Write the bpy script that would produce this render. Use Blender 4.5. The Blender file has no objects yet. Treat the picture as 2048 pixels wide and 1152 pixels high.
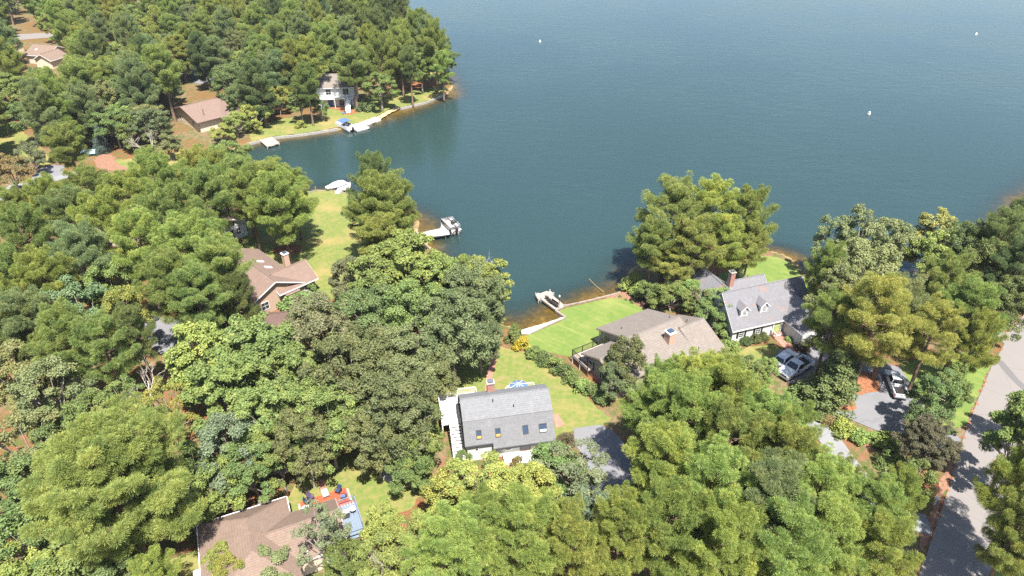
import bpy, bmesh, math, random
import numpy as np
from mathutils import Vector, Matrix
from mathutils.geometry import tessellate_polygon

# ------------------------------------------------------------------ camera, sky, sun, exposure
S = bpy.context.scene
R = math.radians
PITCH, FPX, CAMH = R(33.0), 1365.0, 60.0
WATER_Z = -0.5
cam_d = bpy.data.cameras.new("camera")
cam_d.sensor_width = 36.0
cam_d.lens = 36.0 * FPX / 2048.0
cam_d.clip_end = 9000.0
cam_o = bpy.data.objects.new("camera", cam_d)
S.collection.objects.link(cam_o)
cam_o.location = (0, 0, CAMH)
cam_o.rotation_euler = (R(90) - PITCH, 0, 0)
S.camera = cam_o

SUN_EL, SUN_DX, SUN_DY = R(63), 0.34, -0.94          # the sun stands behind the viewer, a little to the right
W = bpy.data.worlds.new("World"); S.world = W; W.use_nodes = True
nt = W.node_tree; nt.nodes.clear()
sky = nt.nodes.new('ShaderNodeTexSky'); sky.sky_type = 'NISHITA'; sky.sun_disc = False
sky.sun_elevation = SUN_EL
sky.sun_rotation = math.atan2(SUN_DX, SUN_DY)
sky.air_density = 1.0; sky.dust_density = 1.0; sky.ozone_density = 1.5
bg = nt.nodes.new('ShaderNodeBackground'); bg.inputs[1].default_value = 0.085
wo = nt.nodes.new('ShaderNodeOutputWorld')
nt.links.new(sky.outputs[0], bg.inputs[0]); nt.links.new(bg.outputs[0], wo.inputs[0])

sd = bpy.data.lights.new("sun", 'SUN'); sd.energy = 5.0; sd.angle = R(0.53); sd.color = (1.0, 0.955, 0.885)
so = bpy.data.objects.new("sun", sd); S.collection.objects.link(so)
sv = Vector((SUN_DX, SUN_DY, 0)).normalized() * math.cos(SUN_EL) + Vector((0, 0, math.sin(SUN_EL)))
so.rotation_euler = sv.to_track_quat('Z', 'Y').to_euler()
so.location = (60, -60, 120)

S.view_settings.view_transform = 'Standard'; S.view_settings.look = 'None'
S.view_settings.gamma = 1.0; S.view_settings.use_curve_mapping = False
S.view_settings.exposure = 1.68
cy = S.cycles
cy.max_bounces = 6; cy.diffuse_bounces = 3; cy.glossy_bounces = 2; cy.transmission_bounces = 3
cy.transparent_max_bounces = 6; cy.caustics_reflective = False; cy.caustics_refractive = False
cy.use_denoising = False

# ------------------------------------------------------------------ helpers
COL = S.collection
def P(x, y, z=0.0):
    """photograph pixel -> point at height z"""
    u = (x - 1024) / FPX; v = (y - 576) / FPX
    dy = math.cos(PITCH) - v * math.sin(PITCH); dz = math.sin(PITCH) + v * math.cos(PITCH)
    t = (CAMH - z) / dz
    return Vector((u * t, dy * t, z))
def PX(p):
    """point -> photograph pixel"""
    x, y, z = p[0], p[1], p[2] - CAMH
    d = y * math.cos(PITCH) - z * math.sin(PITCH)
    dn = -y * math.sin(PITCH) - z * math.cos(PITCH)
    return 1024 + FPX * x / d, 576 + FPX * dn / d
def ppm(p):
    d = p[1] * math.cos(PITCH) - (p[2] - CAMH) * math.sin(PITCH)
    return FPX / d

def tag(o, label=None, cat=None, group=None, kind=None):
    if label: o['label'] = label
    if cat: o['category'] = cat
    if group: o['group'] = group
    if kind: o['kind'] = kind
    return o
def empty(name, loc, rz=0.0, label=None, cat=None, group=None):
    o = bpy.data.objects.new(name, None); COL.objects.link(o)
    o.location = loc; o.rotation_euler = (0, 0, rz); o.empty_display_size = 0.3
    return tag(o, label, cat, group)

class MB:
    """collects simple solids, then links them as one mesh object"""
    def __init__(s): s.v = []; s.f = []
    def add(s, vs, fs):
        n = len(s.v); s.v += [tuple(v) for v in vs]; s.f += [tuple(i + n for i in f) for f in fs]; return s
    def box(s, c, d, rz=0.0, M=None):
        cx, cy_, cz = c; a, b, h = d[0] / 2, d[1] / 2, d[2] / 2
        ca, sa = math.cos(rz), math.sin(rz); vs = []
        for z in (-h, h):
            for x, y in ((-a, -b), (a, -b), (a, b), (-a, b)):
                v = Vector((cx + x * ca - y * sa, cy_ + x * sa + y * ca, cz + z))
                vs.append(M @ v if M else v)
        return s.add(vs, [(3, 2, 1, 0), (4, 5, 6, 7), (0, 1, 5, 4), (1, 2, 6, 5), (2, 3, 7, 6), (3, 0, 4, 7)])
    def bx(s, x0, x1, y0, y1, z0, z1): return s.box(((x0 + x1) / 2, (y0 + y1) / 2, (z0 + z1) / 2), (x1 - x0, y1 - y0, z1 - z0))
    def prism(s, poly, z0, z1):
        n = len(poly)
        vs = [(p[0], p[1], z0) for p in poly] + [(p[0], p[1], z1) for p in poly]
        fs = [(i, (i + 1) % n, (i + 1) % n + n, i + n) for i in range(n)]
        fs += [tuple(range(n - 1, -1, -1)), tuple(range(n, 2 * n))]
        return s.add(vs, fs)
    def slab(s, pts, th):
        n = len(pts); vs = [Vector(p) for p in pts] + [Vector(p) - Vector((0, 0, th)) for p in pts]
        nrm = (vs[1] - vs[0]).cross(vs[2] - vs[0])
        fs = [tuple(range(n)), tuple(range(2 * n - 1, n - 1, -1))] + [(i + n, (i + 1) % n + n, (i + 1) % n, i) for i in range(n)]
        if nrm.z < 0: fs = [tuple(reversed(f)) for f in fs]
        return s.add(vs, fs)
    def extr(s, pts, dv):
        n = len(pts); dv = Vector(dv)
        vs = [Vector(p) for p in pts] + [Vector(p) + dv for p in pts]
        return s.add(vs, [tuple(range(n)), tuple(range(2 * n - 1, n - 1, -1))] + [(i + n, (i + 1) % n + n, (i + 1) % n, i) for i in range(n)])
    def tube(s, pts, rads, n=8, cap=True):
        pts = [Vector(p) for p in pts]; vs = []
        for i, p in enumerate(pts):
            t = (pts[min(i + 1, len(pts) - 1)] - pts[max(i - 1, 0)]).normalized()
            u = t.orthogonal().normalized() if abs(t.z) > .95 else t.cross(Vector((0, 0, 1))).normalized()
            if abs(t.z) > .95: u = Vector((1, 0, 0)) - t * t.x; u.normalize()
            w = t.cross(u)
            r = rads[i] if hasattr(rads, '__len__') else rads
            for k in range(n):
                a = 2 * math.pi * k / n
                vs.append(p + (u * math.cos(a) + w * math.sin(a)) * r)
        fs = []
        for i in range(len(pts) - 1):
            for k in range(n):
                fs.append((i * n + k, i * n + (k + 1) % n, (i + 1) * n + (k + 1) % n, (i + 1) * n + k))
        if cap:
            fs.append(tuple(range(n - 1, -1, -1))); fs.append(tuple(range((len(pts) - 1) * n, len(pts) * n)))
        return s.add(vs, fs)
    def build(s, name, mat, parent=None, smooth=False, bevel=0.0):
        me = bpy.data.meshes.new(name); me.from_pydata(s.v, [], s.f); 
        bm = bmesh.new(); bm.from_mesh(me); bmesh.ops.recalc_face_normals(bm, faces=bm.faces); bm.to_mesh(me); bm.free()
        if smooth: me.polygons.foreach_set('use_smooth', [True] * len(me.polygons))
        me.materials.append(mat); me.update()
        o = bpy.data.objects.new(name, me); COL.objects.link(o)
        if parent: o.parent = parent
        if bevel:
            m = o.modifiers.new('bevel', 'BEVEL'); m.width = bevel; m.segments = 2; m.limit_method = 'ANGLE'
        return o

def copy_tree(o, parent=None):
    c = o.copy(); COL.objects.link(c); c.parent = parent
    for ch in list(o.children): copy_tree(ch, c)
    return c

# ------------------------------------------------------------------ materials
MATS = {}
def nodes_of(name):
    m = bpy.data.materials.new(name); m.use_nodes = True
    t = m.node_tree; t.nodes.clear()
    out = t.nodes.new('ShaderNodeOutputMaterial'); return m, t, out
def N(t, typ, **kw):
    n = t.nodes.new(typ)
    for k, v in kw.items():
        if k.startswith('i_'):
            n.inputs[k[2:]].default_value = v
        else: setattr(n, k, v)
    return n
def ramp(t, fac, stops):
    r = N(t, 'ShaderNodeValToRGB'); e = r.color_ramp.elements
    while len(e) < len(stops): e.new(0.5)
    for el, (p, c) in zip(e, stops):
        el.position = p; el.color = (c[0], c[1], c[2], 1)
    t.links.new(fac, r.inputs[0]); return r.outputs[0]
def noise(t, co, scale, detail=4.0, rough=0.6):
    n = N(t, 'ShaderNodeTexNoise'); n.inputs['Scale'].default_value = scale
    n.inputs['Detail'].default_value = detail; n.inputs['Roughness'].default_value = rough
    if co: t.links.new(co, n.inputs['Vector'])
    return n.outputs[0]
def mixc(t, f, a, b, mode='MIX'):
    m = N(t, 'ShaderNodeMix', data_type='RGBA', blend_type=mode)
    for sock, v in ((m.inputs[0], f), (m.inputs[6], a), (m.inputs[7], b)):
        if hasattr(v, 'links') or isinstance(v, bpy.types.NodeSocket): t.links.new(v, sock)
        elif isinstance(v, (tuple, list)): sock.default_value = (v[0], v[1], v[2], 1)
        else: sock.default_value = v
    return m.outputs[2]
def math_(t, op, a, b=None):
    m = N(t, 'ShaderNodeMath', operation=op)
    for sock, v in ((m.inputs[0], a), (m.inputs[1], b)):
        if v is None: continue
        if isinstance(v, bpy.types.NodeSocket): t.links.new(v, sock)
        else: sock.default_value = v
    return m.outputs[0]
def bump(t, h, strength, dist):
    b = N(t, 'ShaderNodeBump'); b.inputs['Strength'].default_value = strength; b.inputs['Distance'].default_value = dist
    t.links.new(h, b.inputs['Height']); return b.outputs[0]

def plain(name, col, rough=0.7, var=0.12, scale=3.0, metal=0.0, spec=0.3, bumps=0.0):
    if name in MATS: return MATS[name]
    m, t, out = nodes_of(name)
    b = N(t, 'ShaderNodeBsdfPrincipled'); b.inputs['Roughness'].default_value = rough
    b.inputs['Metallic'].default_value = metal; b.inputs['Specular IOR Level'].default_value = spec
    tc = N(t, 'ShaderNodeTexCoord')
    n = noise(t, tc.outputs['Object'], scale, 5)
    c = ramp(t, n, [(0.3, [x * (1 - var) for x in col]), (0.7, [min(1, x * (1 + var)) for x in col])])
    t.links.new(c, b.inputs['Base Color'])
    if bumps: t.links.new(bump(t, n, 0.6, bumps), b.inputs['Normal'])
    t.links.new(b.outputs[0], out.inputs[0]); MATS[name] = m; return m

def shingle(name, a, b_, speck=0.5, straw=0.0):
    """asphalt shingles: tabs of slightly different tone in courses, mottled, with stains of their own"""
    m, t, out = nodes_of(name)
    b = N(t, 'ShaderNodeBsdfPrincipled'); b.inputs['Roughness'].default_value = 0.9; b.inputs['Specular IOR Level'].default_value = 0.15
    tc = N(t, 'ShaderNodeTexCoord'); mp = N(t, 'ShaderNodeMapping'); mp.inputs['Scale'].default_value = (1.0, 1.0, 2.2)
    t.links.new(tc.outputs['Object'], mp.inputs[0])
    vor = N(t, 'ShaderNodeTexVoronoi'); vor.inputs['Scale'].default_value = 7.0; t.links.new(mp.outputs[0], vor.inputs['Vector'])
    sep = N(t, 'ShaderNodeSeparateColor'); t.links.new(vor.outputs['Color'], sep.inputs[0])
    n2 = noise(t, tc.outputs['Object'], 0.5, 4)
    c = mixc(t, sep.outputs[0], a, b_)
    c = mixc(t, math_(t, 'MULTIPLY', n2, 0.45), c, [x * 0.8 for x in a])
    n6 = noise(t, tc.outputs['Object'], 1.7, 6, 0.75)
    c = mixc(t, ramp(t, n6, [(0.5, (0, 0, 0)), (0.75, (.45, .45, .45))]), c, [x * 1.35 for x in b_])
    sz = N(t, 'ShaderNodeSeparateXYZ'); t.links.new(tc.outputs['Object'], sz.inputs[0])
    w = math_(t, 'FRACT', math_(t, 'MULTIPLY', sz.outputs['Z'], 8.0))
    lip = math_(t, 'LESS_THAN', w, 0.2)
    c = mixc(t, math_(t, 'MULTIPLY', lip, 0.35), c, [x * 0.6 for x in a])
    if straw:
        n3 = noise(t, tc.outputs['Object'], 0.55, 6, 0.7)
        f = math_(t, 'MULTIPLY', math_(t, 'GREATER_THAN', n3, 0.60), straw)
        c = mixc(t, f, c, (0.26, 0.115, 0.05))
    t.links.new(c, b.inputs['Base Color'])
    t.links.new(bump(t, w, 0.5, 0.02), b.inputs['Normal'])
    t.links.new(b.outputs[0], out.inputs[0]); return m

def siding(name, col):
    m, t, out = nodes_of(name)
    b = N(t, 'ShaderNodeBsdfPrincipled'); b.inputs['Roughness'].default_value = 0.6
    tc = N(t, 'ShaderNodeTexCoord'); sz = N(t, 'ShaderNodeSeparateXYZ'); t.links.new(tc.outputs['Object'], sz.inputs[0])
    w = math_(t, 'FRACT', math_(t, 'MULTIPLY', sz.outputs['Z'], 6.0))
    n = noise(t, tc.outputs['Object'], 1.2, 5)
    c = mixc(t, math_(t, 'MULTIPLY', n, 0.35), col, [x * 0.8 for x in col])
    c = mixc(t, math_(t, 'MULTIPLY', math_(t, 'LESS_THAN', w, 0.12), 0.4), c, [x * 0.55 for x in col])
    t.links.new(c, b.inputs['Base Color']); t.links.new(bump(t, w, 0.7, 0.03), b.inputs['Normal'])
    t.links.new(b.outputs[0], out.inputs[0]); return m

def brick(name, a, b_, mortar, scale=1.0):
    m, t, out = nodes_of(name)
    b = N(t, 'ShaderNodeBsdfPrincipled'); b.inputs['Roughness'].default_value = 0.85
    tc = N(t, 'ShaderNodeTexCoord'); mp = N(t, 'ShaderNodeMapping'); mp.inputs['Rotation'].default_value = (R(90), 0, 0)
    t.links.new(tc.outputs['Object'], mp.inputs[0])
    bt = N(t, 'ShaderNodeTexBrick'); bt.inputs['Scale'].default_value = 4.5 * scale
    bt.inputs['Color1'].default_value = (*a, 1); bt.inputs['Color2'].default_value = (*b_, 1); bt.inputs['Mortar'].default_value = (*mortar, 1)
    bt.inputs['Mortar Size'].default_value = 0.015
    t.links.new(mp.outputs[0], bt.inputs['Vector'])
    n = noise(t, tc.outputs['Object'], 2.0, 4)
    c = mixc(t, math_(t, 'MULTIPLY', n, 0.5), bt.outputs[0], [x * 0.6 for x in a])
    t.links.new(c, b.inputs['Base Color']); t.links.new(b.outputs[0], out.inputs[0]); return m

def glass_dark(name, col=(0.02, 0.025, 0.03), rough=0.08):
    m, t, out = nodes_of(name)
    b = N(t, 'ShaderNodeBsdfPrincipled'); b.inputs['Base Color'].default_value = (*col, 1)
    b.inputs['Roughness'].default_value = rough; b.inputs['Specular IOR Level'].default_value = 0.6
    t.links.new(b.outputs[0], out.inputs[0]); return m

def foliage(name, trans=0.35):
    """leaf material: the tree's own tint (object colour), varied by clump and by leaf"""
    m, t, out = nodes_of(name)
    oi = N(t, 'ShaderNodeObjectInfo'); at = N(t, 'ShaderNodeAttribute', attribute_name='var')
    tc = N(t, 'ShaderNodeTexCoord')
    hsv = N(t, 'ShaderNodeHueSaturation')
    t.links.new(oi.outputs['Color'], hsv.inputs['Color'])
    # at: -1..1 by clump / leaf
    t.links.new(math_(t, 'ADD', math_(t, 'MULTIPLY', at.outputs['Fac'], -0.022), 0.5), hsv.inputs['Hue'])
    t.links.new(math_(t, 'ADD', math_(t, 'MULTIPLY', at.outputs['Fac'], 0.28), 1.0), hsv.inputs['Value'])
    hsv.inputs['Saturation'].default_value = 1.0
    d = N(t, 'ShaderNodeBsdfDiffuse'); tr = N(t, 'ShaderNodeBsdfTranslucent')
    g = N(t, 'ShaderNodeBsdfGlossy'); g.inputs['Roughness'].default_value = 0.6
    g.inputs['Color'].default_value = (1, 1, 1, 1)
    t.links.new(hsv.outputs[0], d.inputs['Color'])
    tcol = mixc(t, 1.0, hsv.outputs[0], (1.15, 1.1, 0.5), 'MULTIPLY')
    t.links.new(tcol, tr.inputs['Color'])
    m1 = N(t, 'ShaderNodeMixShader'); m1.inputs[0].default_value = trans
    t.links.new(d.outputs[0], m1.inputs[1]); t.links.new(tr.outputs[0], m1.inputs[2])
    m2 = N(t, 'ShaderNodeMixShader'); m2.inputs[0].default_value = 0.015
    t.links.new(m1.outputs[0], m2.inputs[1]); t.links.new(g.outputs[0], m2.inputs[2])
    t.links.new(m2.outputs[0], out.inputs[0]); return m

def ground_mat():
    """forest floor: orange pine straw, tan sandy soil and dull low weeds; the lake bed is sand with dark weed"""
    m, t, out = nodes_of('forest_floor')
    b = N(t, 'ShaderNodeBsdfPrincipled'); b.inputs['Roughness'].default_value = 0.95; b.inputs['Specular IOR Level'].default_value = 0.1
    g = N(t, 'ShaderNodeNewGeometry'); co = g.outputs['Position']
    n1 = noise(t, co, 0.09, 5); n2 = noise(t, co, 0.9, 6, 0.7); n3 = noise(t, co, 6.0, 3, 0.7)
    straw = ramp(t, n3, [(0.3, (0.11, 0.042, 0.02)), (0.7, (0.21, 0.09, 0.045))])
    soil = ramp(t, n3, [(0.3, (0.11, 0.075, 0.045)), (0.7, (0.19, 0.13, 0.08))])
    weed = ramp(t, n3, [(0.3, (0.045, 0.06, 0.018)), (0.7, (0.10, 0.11, 0.035))])
    c = mixc(t, ramp(t, n1, [(0.46, (0, 0, 0)), (0.60, (1, 1, 1))]), straw, soil)
    c = mixc(t, ramp(t, n2, [(0.45, (0, 0, 0)), (0.57, (1, 1, 1))]), c, weed)
    sand = ramp(t, n2, [(0.35, (0.19, 0.135, 0.065)), (0.65, (0.29, 0.21, 0.105))])
    alg = ramp(t, n2, [(0.45, (1, 1, 1)), (0.62, (0, 0, 0))])
    sand = mixc(t, math_(t, 'MULTIPLY', alg, 0.55), sand, (0.09, 0.075, 0.03))
    sz = N(t, 'ShaderNodeSeparateXYZ'); t.links.new(co, sz.inputs[0])
    f = ramp(t, math_(t, 'ADD', sz.outputs['Z'], 1.0), [(0.62, (1, 1, 1)), (0.9, (0, 0, 0))])
    c = mixc(t, f, c, sand)
    t.links.new(c, b.inputs['Base Color']); t.links.new(bump(t, n3, 0.5, 0.06), b.inputs['Normal'])
    t.links.new(b.outputs[0], out.inputs[0]); return m

def grass_mat(name, a, b_, dry, dryness=0.5, stripes=0.0):
    m, t, out = nodes_of(name)
    b = N(t, 'ShaderNodeBsdfPrincipled'); b.inputs['Roughness'].default_value = 0.9; b.inputs['Specular IOR Level'].default_value = 0.1
    g = N(t, 'ShaderNodeNewGeometry'); co = g.outputs['Position']
    n1 = noise(t, co, 0.16, 5, 0.6); n2 = noise(t, co, 1.3, 6, 0.7); n3 = noise(t, co, 9.0, 3, 0.7)
    c = mixc(t, n3, a, b_)
    c = mixc(t, math_(t, 'MULTIPLY', ramp(t, n2, [(0.42, (0, 0, 0)), (0.72, (1, 1, 1))]), dryness), c, dry)
    n5 = noise(t, co, 0.45, 6, 0.75)
    c = mixc(t, math_(t, 'MULTIPLY', ramp(t, n5, [(0.56, (0, 0, 0)), (0.66, (1, 1, 1))]), dryness * .8), c, [x * 1.05 for x in (dry[0], dry[1] * .86, dry[2] * 1.2)])
    c = mixc(t, math_(t, 'MULTIPLY', ramp(t, n1, [(0.48, (0, 0, 0)), (0.68, (1, 1, 1))]), dryness * 1.3), c, dry)
    if stripes:
        mp = N(t, 'ShaderNodeMapping'); mp.inputs['Rotation'].default_value = (0, 0, R(stripes)); t.links.new(co, mp.inputs[0])
        mp2 = N(t, 'ShaderNodeMapping'); mp2.inputs['Scale'].default_value = (0.12, 1.0, 1.0); t.links.new(mp.outputs[0], mp2.inputs[0])
        n4 = noise(t, mp2.outputs[0], 1.2, 3)
        c = mixc(t, ramp(t, n4, [(0.5, (0, 0, 0)), (0.7, (0.5, 0.5, 0.5))]), c, dry)
    t.links.new(c, b.inputs['Base Color']); t.links.new(bump(t, n3, 0.5, 0.05), b.inputs['Normal'])
    t.links.new(b.outputs[0], out.inputs[0]); return m

def paving(name, a, b_, crack=0.3, straw=0.0):
    m, t, out = nodes_of(name)
    b = N(t, 'ShaderNodeBsdfPrincipled'); b.inputs['Roughness'].default_value = 0.85; b.inputs['Specular IOR Level'].default_value = 0.2
    g = N(t, 'ShaderNodeNewGeometry'); co = g.outputs['Position']
    n1 = noise(t, co, 0.35, 5, 0.6); n3 = noise(t, co, 14.0, 2, 0.7)
    c = mixc(t, n1, a, b_); c = mixc(t, math_(t, 'MULTIPLY', n3, 0.35), c, [x * 0.6 for x in a])
    v = N(t, 'ShaderNodeTexVoronoi', feature='DISTANCE_TO_EDGE'); v.inputs['Scale'].default_value = 0.16
    nd = N(t, 'ShaderNodeVectorMath', operation='ADD'); nz = N(t, 'ShaderNodeTexNoise'); nz.inputs['Scale'].default_value = 0.8; t.links.new(co, nz.inputs['Vector'])
    t.links.new(co, nd.inputs[0]); t.links.new(nz.outputs[1], nd.inputs[1]); t.links.new(nd.outputs[0], v.inputs['Vector'])
    ck = math_(t, 'MULTIPLY', math_(t, 'LESS_THAN', v.outputs[0], 0.008), crack)
    c = mixc(t, ck, c, [x * 0.35 for x in a])
    if straw:
        n4 = noise(t, co, 0.8, 6, 0.75)
        c = mixc(t, math_(t, 'MULTIPLY', ramp(t, n4, [(0.55, (0, 0, 0)), (0.68, (1, 1, 1))]), straw), c, (0.24, 0.13, 0.07))
    t.links.new(c, b.inputs['Base Color']); t.links.new(b.outputs[0], out.inputs[0]); return m

def water_mat():
    m, t, out = nodes_of('lake_water')
    g = N(t, 'ShaderNodeNewGeometry'); co = g.outputs['Position']
    at = N(t, 'ShaderNodeAttribute', attribute_name='depth')
    mp = N(t, 'ShaderNodeMapping'); mp.inputs['Rotation'].default_value = (0, 0, R(12)); mp.inputs['Scale'].default_value = (0.55, 1.25, 1)
    t.links.new(co, mp.inputs[0])
    h = math_(t, 'ADD', noise(t, mp.outputs[0], 1.25, 4, 0.65), math_(t, 'MULTIPLY', noise(t, mp.outputs[0], 0.35, 2), 1.2))
    wind = ramp(t, noise(t, co, 0.022, 3), [(0.35, (0.35, 0.35, 0.35)), (0.65, (1, 1, 1))])
    nb_ = N(t, 'ShaderNodeBump'); nb_.inputs['Distance'].default_value = 0.07; t.links.new(wind, nb_.inputs['Strength']); t.links.new(h, nb_.inputs['Height']); nb = nb_.outputs[0]
    # turbid body of the water: hides the bed with depth
    body = N(t, 'ShaderNodeBsdfDiffuse')
    nl = noise(t, co, 0.012, 3)
    bc = mixc(t, nl, (0.016, 0.033, 0.031), (0.019, 0.040, 0.041))
    t.links.new(bc, body.inputs['Color'])
    tr = N(t, 'ShaderNodeBsdfTransparent'); tr.inputs['Color'].default_value = (0.70, 0.64, 0.36, 1)
    f = math_(t, 'SUBTRACT', 1.0, math_(t, 'POWER', 2.718, math_(t, 'MULTIPLY', at.outputs['Fac'], -2.2)))
    mx = N(t, 'ShaderNodeMixShader'); t.links.new(f, mx.inputs[0]); t.links.new(tr.outputs[0], mx.inputs[1]); t.links.new(body.outputs[0], mx.inputs[2])
    gl = N(t, 'ShaderNodeBsdfGlossy'); gl.inputs['Roughness'].default_value = 0.10; t.links.new(nb, gl.inputs['Normal'])
    fr = N(t, 'ShaderNodeFresnel'); fr.inputs['IOR'].default_value = 1.40; t.links.new(nb, fr.inputs['Normal'])
    m2 = N(t, 'ShaderNodeMixShader'); t.links.new(fr.outputs[0], m2.inputs[0]); t.links.new(mx.outputs[0], m2.inputs[1]); t.links.new(gl.outputs[0], m2.inputs[2])
    t.links.new(m2.outputs[0], out.inputs[0]); return m

M_ground = ground_mat()
M_lawn = grass_mat('lawn_grass', (0.112, 0.145, 0.036), (0.082, 0.122, 0.028), (0.215, 0.165, 0.065), 0.75)
M_lawn_green = grass_mat('mown_green_grass', (0.10, 0.148, 0.034), (0.076, 0.124, 0.026), (0.19, 0.19, 0.06), 0.35, 40)
M_asphalt = paving('road_asphalt', (0.155, 0.142, 0.133), (0.188, 0.171, 0.159), 0.22, 0.10)
M_patch = paving('tar_patch', (0.10, 0.095, 0.095), (0.13, 0.12, 0.12), 0.0)
M_drive = paving('driveway_asphalt', (0.125, 0.125, 0.135), (0.18, 0.178, 0.185), 0.15, 0.10)
M_conc = paving('pale_concrete', (0.165, 0.165, 0.17), (0.21, 0.21, 0.212), 0.2, 0.10)
M_straw = plain('pine_straw', (0.20, 0.088, 0.046), 0.95, 0.4, 2.5, spec=0.05, bumps=0.05)
M_mulch = plain('bark_mulch', (0.19, 0.105, 0.07), 0.95, 0.35, 3.0, spec=0.05, bumps=0.05)
M_sand = plain('beach_sand', (0.36, 0.27, 0.15), 0.95, 0.15, 1.5, spec=0.05, bumps=0.03)
M_whitesand = plain('white_sand', (0.42, 0.39, 0.345), 0.95, 0.12, 2.5, spec=0.05, bumps=0.04)
M_brickpath = brick('red_brick_paving', (0.28, 0.12, 0.085), (0.34, 0.16, 0.11), (0.30, 0.24, 0.2), 1.0)
M_water = water_mat()
M_roof_grey = shingle('grey_shingles', (0.128, 0.129, 0.134), (0.168, 0.169, 0.175))
M_roof_taupe = shingle('taupe_shingles', (0.140, 0.120, 0.104), (0.182, 0.157, 0.138))
M_roof_slate = shingle('slate_grey_shingles', (0.128, 0.126, 0.136), (0.160, 0.157, 0.166), straw=0.28)
M_roof_brown = shingle('brown_shingles', (0.145, 0.103, 0.080), (0.182, 0.132, 0.104))
M_roof_red = shingle('red_brown_shingles', (0.145, 0.10, 0.082), (0.18, 0.128, 0.104))
M_roof_dark = shingle('dark_brown_shingles', (0.085, 0.055, 0.048), (0.115, 0.075, 0.065))
M_white = siding('white_siding', (0.60, 0.59, 0.57))
M_cream = siding('cream_siding', (0.60, 0.50, 0.38))
M_taupe = siding('taupe_siding', (0.30, 0.26, 0.225))
M_trim = plain('white_trim', (0.58, 0.575, 0.565), 0.5, 0.05)
M_brick = brick('red_brick', (0.27, 0.11, 0.08), (0.33, 0.155, 0.11), (0.4, 0.34, 0.3))
M_tanbrick = brick('tan_brick', (0.36, 0.24, 0.17), (0.42, 0.28, 0.20), (0.42, 0.36, 0.3))
M_glass = glass_dark('window_glass')
M_skyglass = glass_dark('skylight_glass', (0.035, 0.055, 0.09), 0.05)
M_blind = plain('orange_blind', (0.55, 0.22, 0.04), 0.7)
M_paleblind = plain('pale_blind', (0.45, 0.52, 0.46), 0.6)
M_black = plain('black_metal', (0.02, 0.018, 0.017), 0.45, 0.1)
M_darkgrey = plain('dark_grey_plastic', (0.05, 0.05, 0.055), 0.6, 0.15)
M_tan_wood = plain('tan_deck_boards', (0.27, 0.225, 0.19), 0.8, 0.18, 5)
M_grey_wood = plain('grey_weathered_boards', (0.30, 0.27, 0.25), 0.85, 0.2, 5)
M_peach_wood = plain('peach_dock_boards', (0.42, 0.29, 0.20), 0.8, 0.12, 4)
M_red_wood = plain('red_stained_boards', (0.30, 0.065, 0.030), 0.75, 0.18, 5)
M_blue_wood = plain('blue_painted_boards', (0.13, 0.165, 0.21), 0.7, 0.12, 4)
M_dockwhite = plain('white_dock_plastic', (0.48, 0.465, 0.46), 0.6, 0.10)
M_blue = plain('blue_fabric', (0.06, 0.11, 0.22), 0.8, 0.2, 6)
M_navy = plain('navy_fabric', (0.025, 0.035, 0.08), 0.8, 0.3, 6)
M_bulk = plain('bulkhead_timber', (0.19, 0.155, 0.125), 0.9, 0.3, 2)
M_paint = plain('white_car_paint', (0.55, 0.56, 0.57), 0.22, 0.02, spec=0.6)
M_carglass = glass_dark('car_glass', (0.015, 0.018, 0.022), 0.04)
M_tyre = plain('tyre_rubber', (0.018, 0.018, 0.018), 0.85)
M_rim = plain('wheel_alloy', (0.35, 0.35, 0.36), 0.35, 0.05, metal=0.8)
M_redlamp = plain('red_lamp', (0.35, 0.02, 0.015), 0.25)
M_lamp = plain('clear_lamp', (0.6, 0.6, 0.58), 0.15, spec=0.6)
M_bark = plain('pine_bark', (0.17, 0.115, 0.085), 0.95, 0.4, 4, spec=0.05, bumps=0.04)
M_barkgrey = plain('grey_bark', (0.24, 0.205, 0.175), 0.95, 0.3, 4, spec=0.05, bumps=0.03)
M_barkpale = plain('pale_bark', (0.46, 0.41, 0.35), 0.9, 0.2, 4, spec=0.05)
M_needle = foliage('pine_needles', 0.38)
M_leaf = foliage('broad_leaves', 0.34)
M_stone = plain('grey_stone', (0.25, 0.235, 0.21), 0.9, 0.3, 3)

# ------------------------------------------------------------------ the land and the lake
shore_px = [(740, -60), (765, 0), (812, 60), (868, 110), (897, 150), (906, 172), (893, 190), (852, 207), (803, 219), (789, 216), (768, 232), (745, 245),
            (705, 257), (676, 260), (640, 266), (600, 272), (545, 278), (497, 290), (450, 306), (425, 322), (440, 345), (500, 368), (560, 385), (600, 390),
            (632, 384), (663, 383), (705, 391), (762, 404), (818, 424), (835, 445), (832, 462), (845, 484), (861, 498), (872, 520), (884, 552), (905, 590),
            (950, 628), (1000, 650), (1046, 660), (1090, 648), (1130, 634), (1113, 622), (1124, 614), (1180, 601), (1240, 586),
            (1252, 560), (1262, 540), (1290, 522), (1340, 505), (1400, 492), (1460, 492), (1520, 500), (1560, 508), (1590, 524), (1600, 540),
            (1640, 556), (1720, 566), (1830, 562), (1920, 530), (1965, 480), (2012, 432), (2048, 398), (2130, 330)]
shore = [P(x, y, WATER_Z) for x, y in shore_px]
lake_poly = [(p.x, p.y) for p in shore] + [(330, 330), (1500, 1200), (1500, 2600), (-500, 2600), (-120, 420)]
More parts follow.
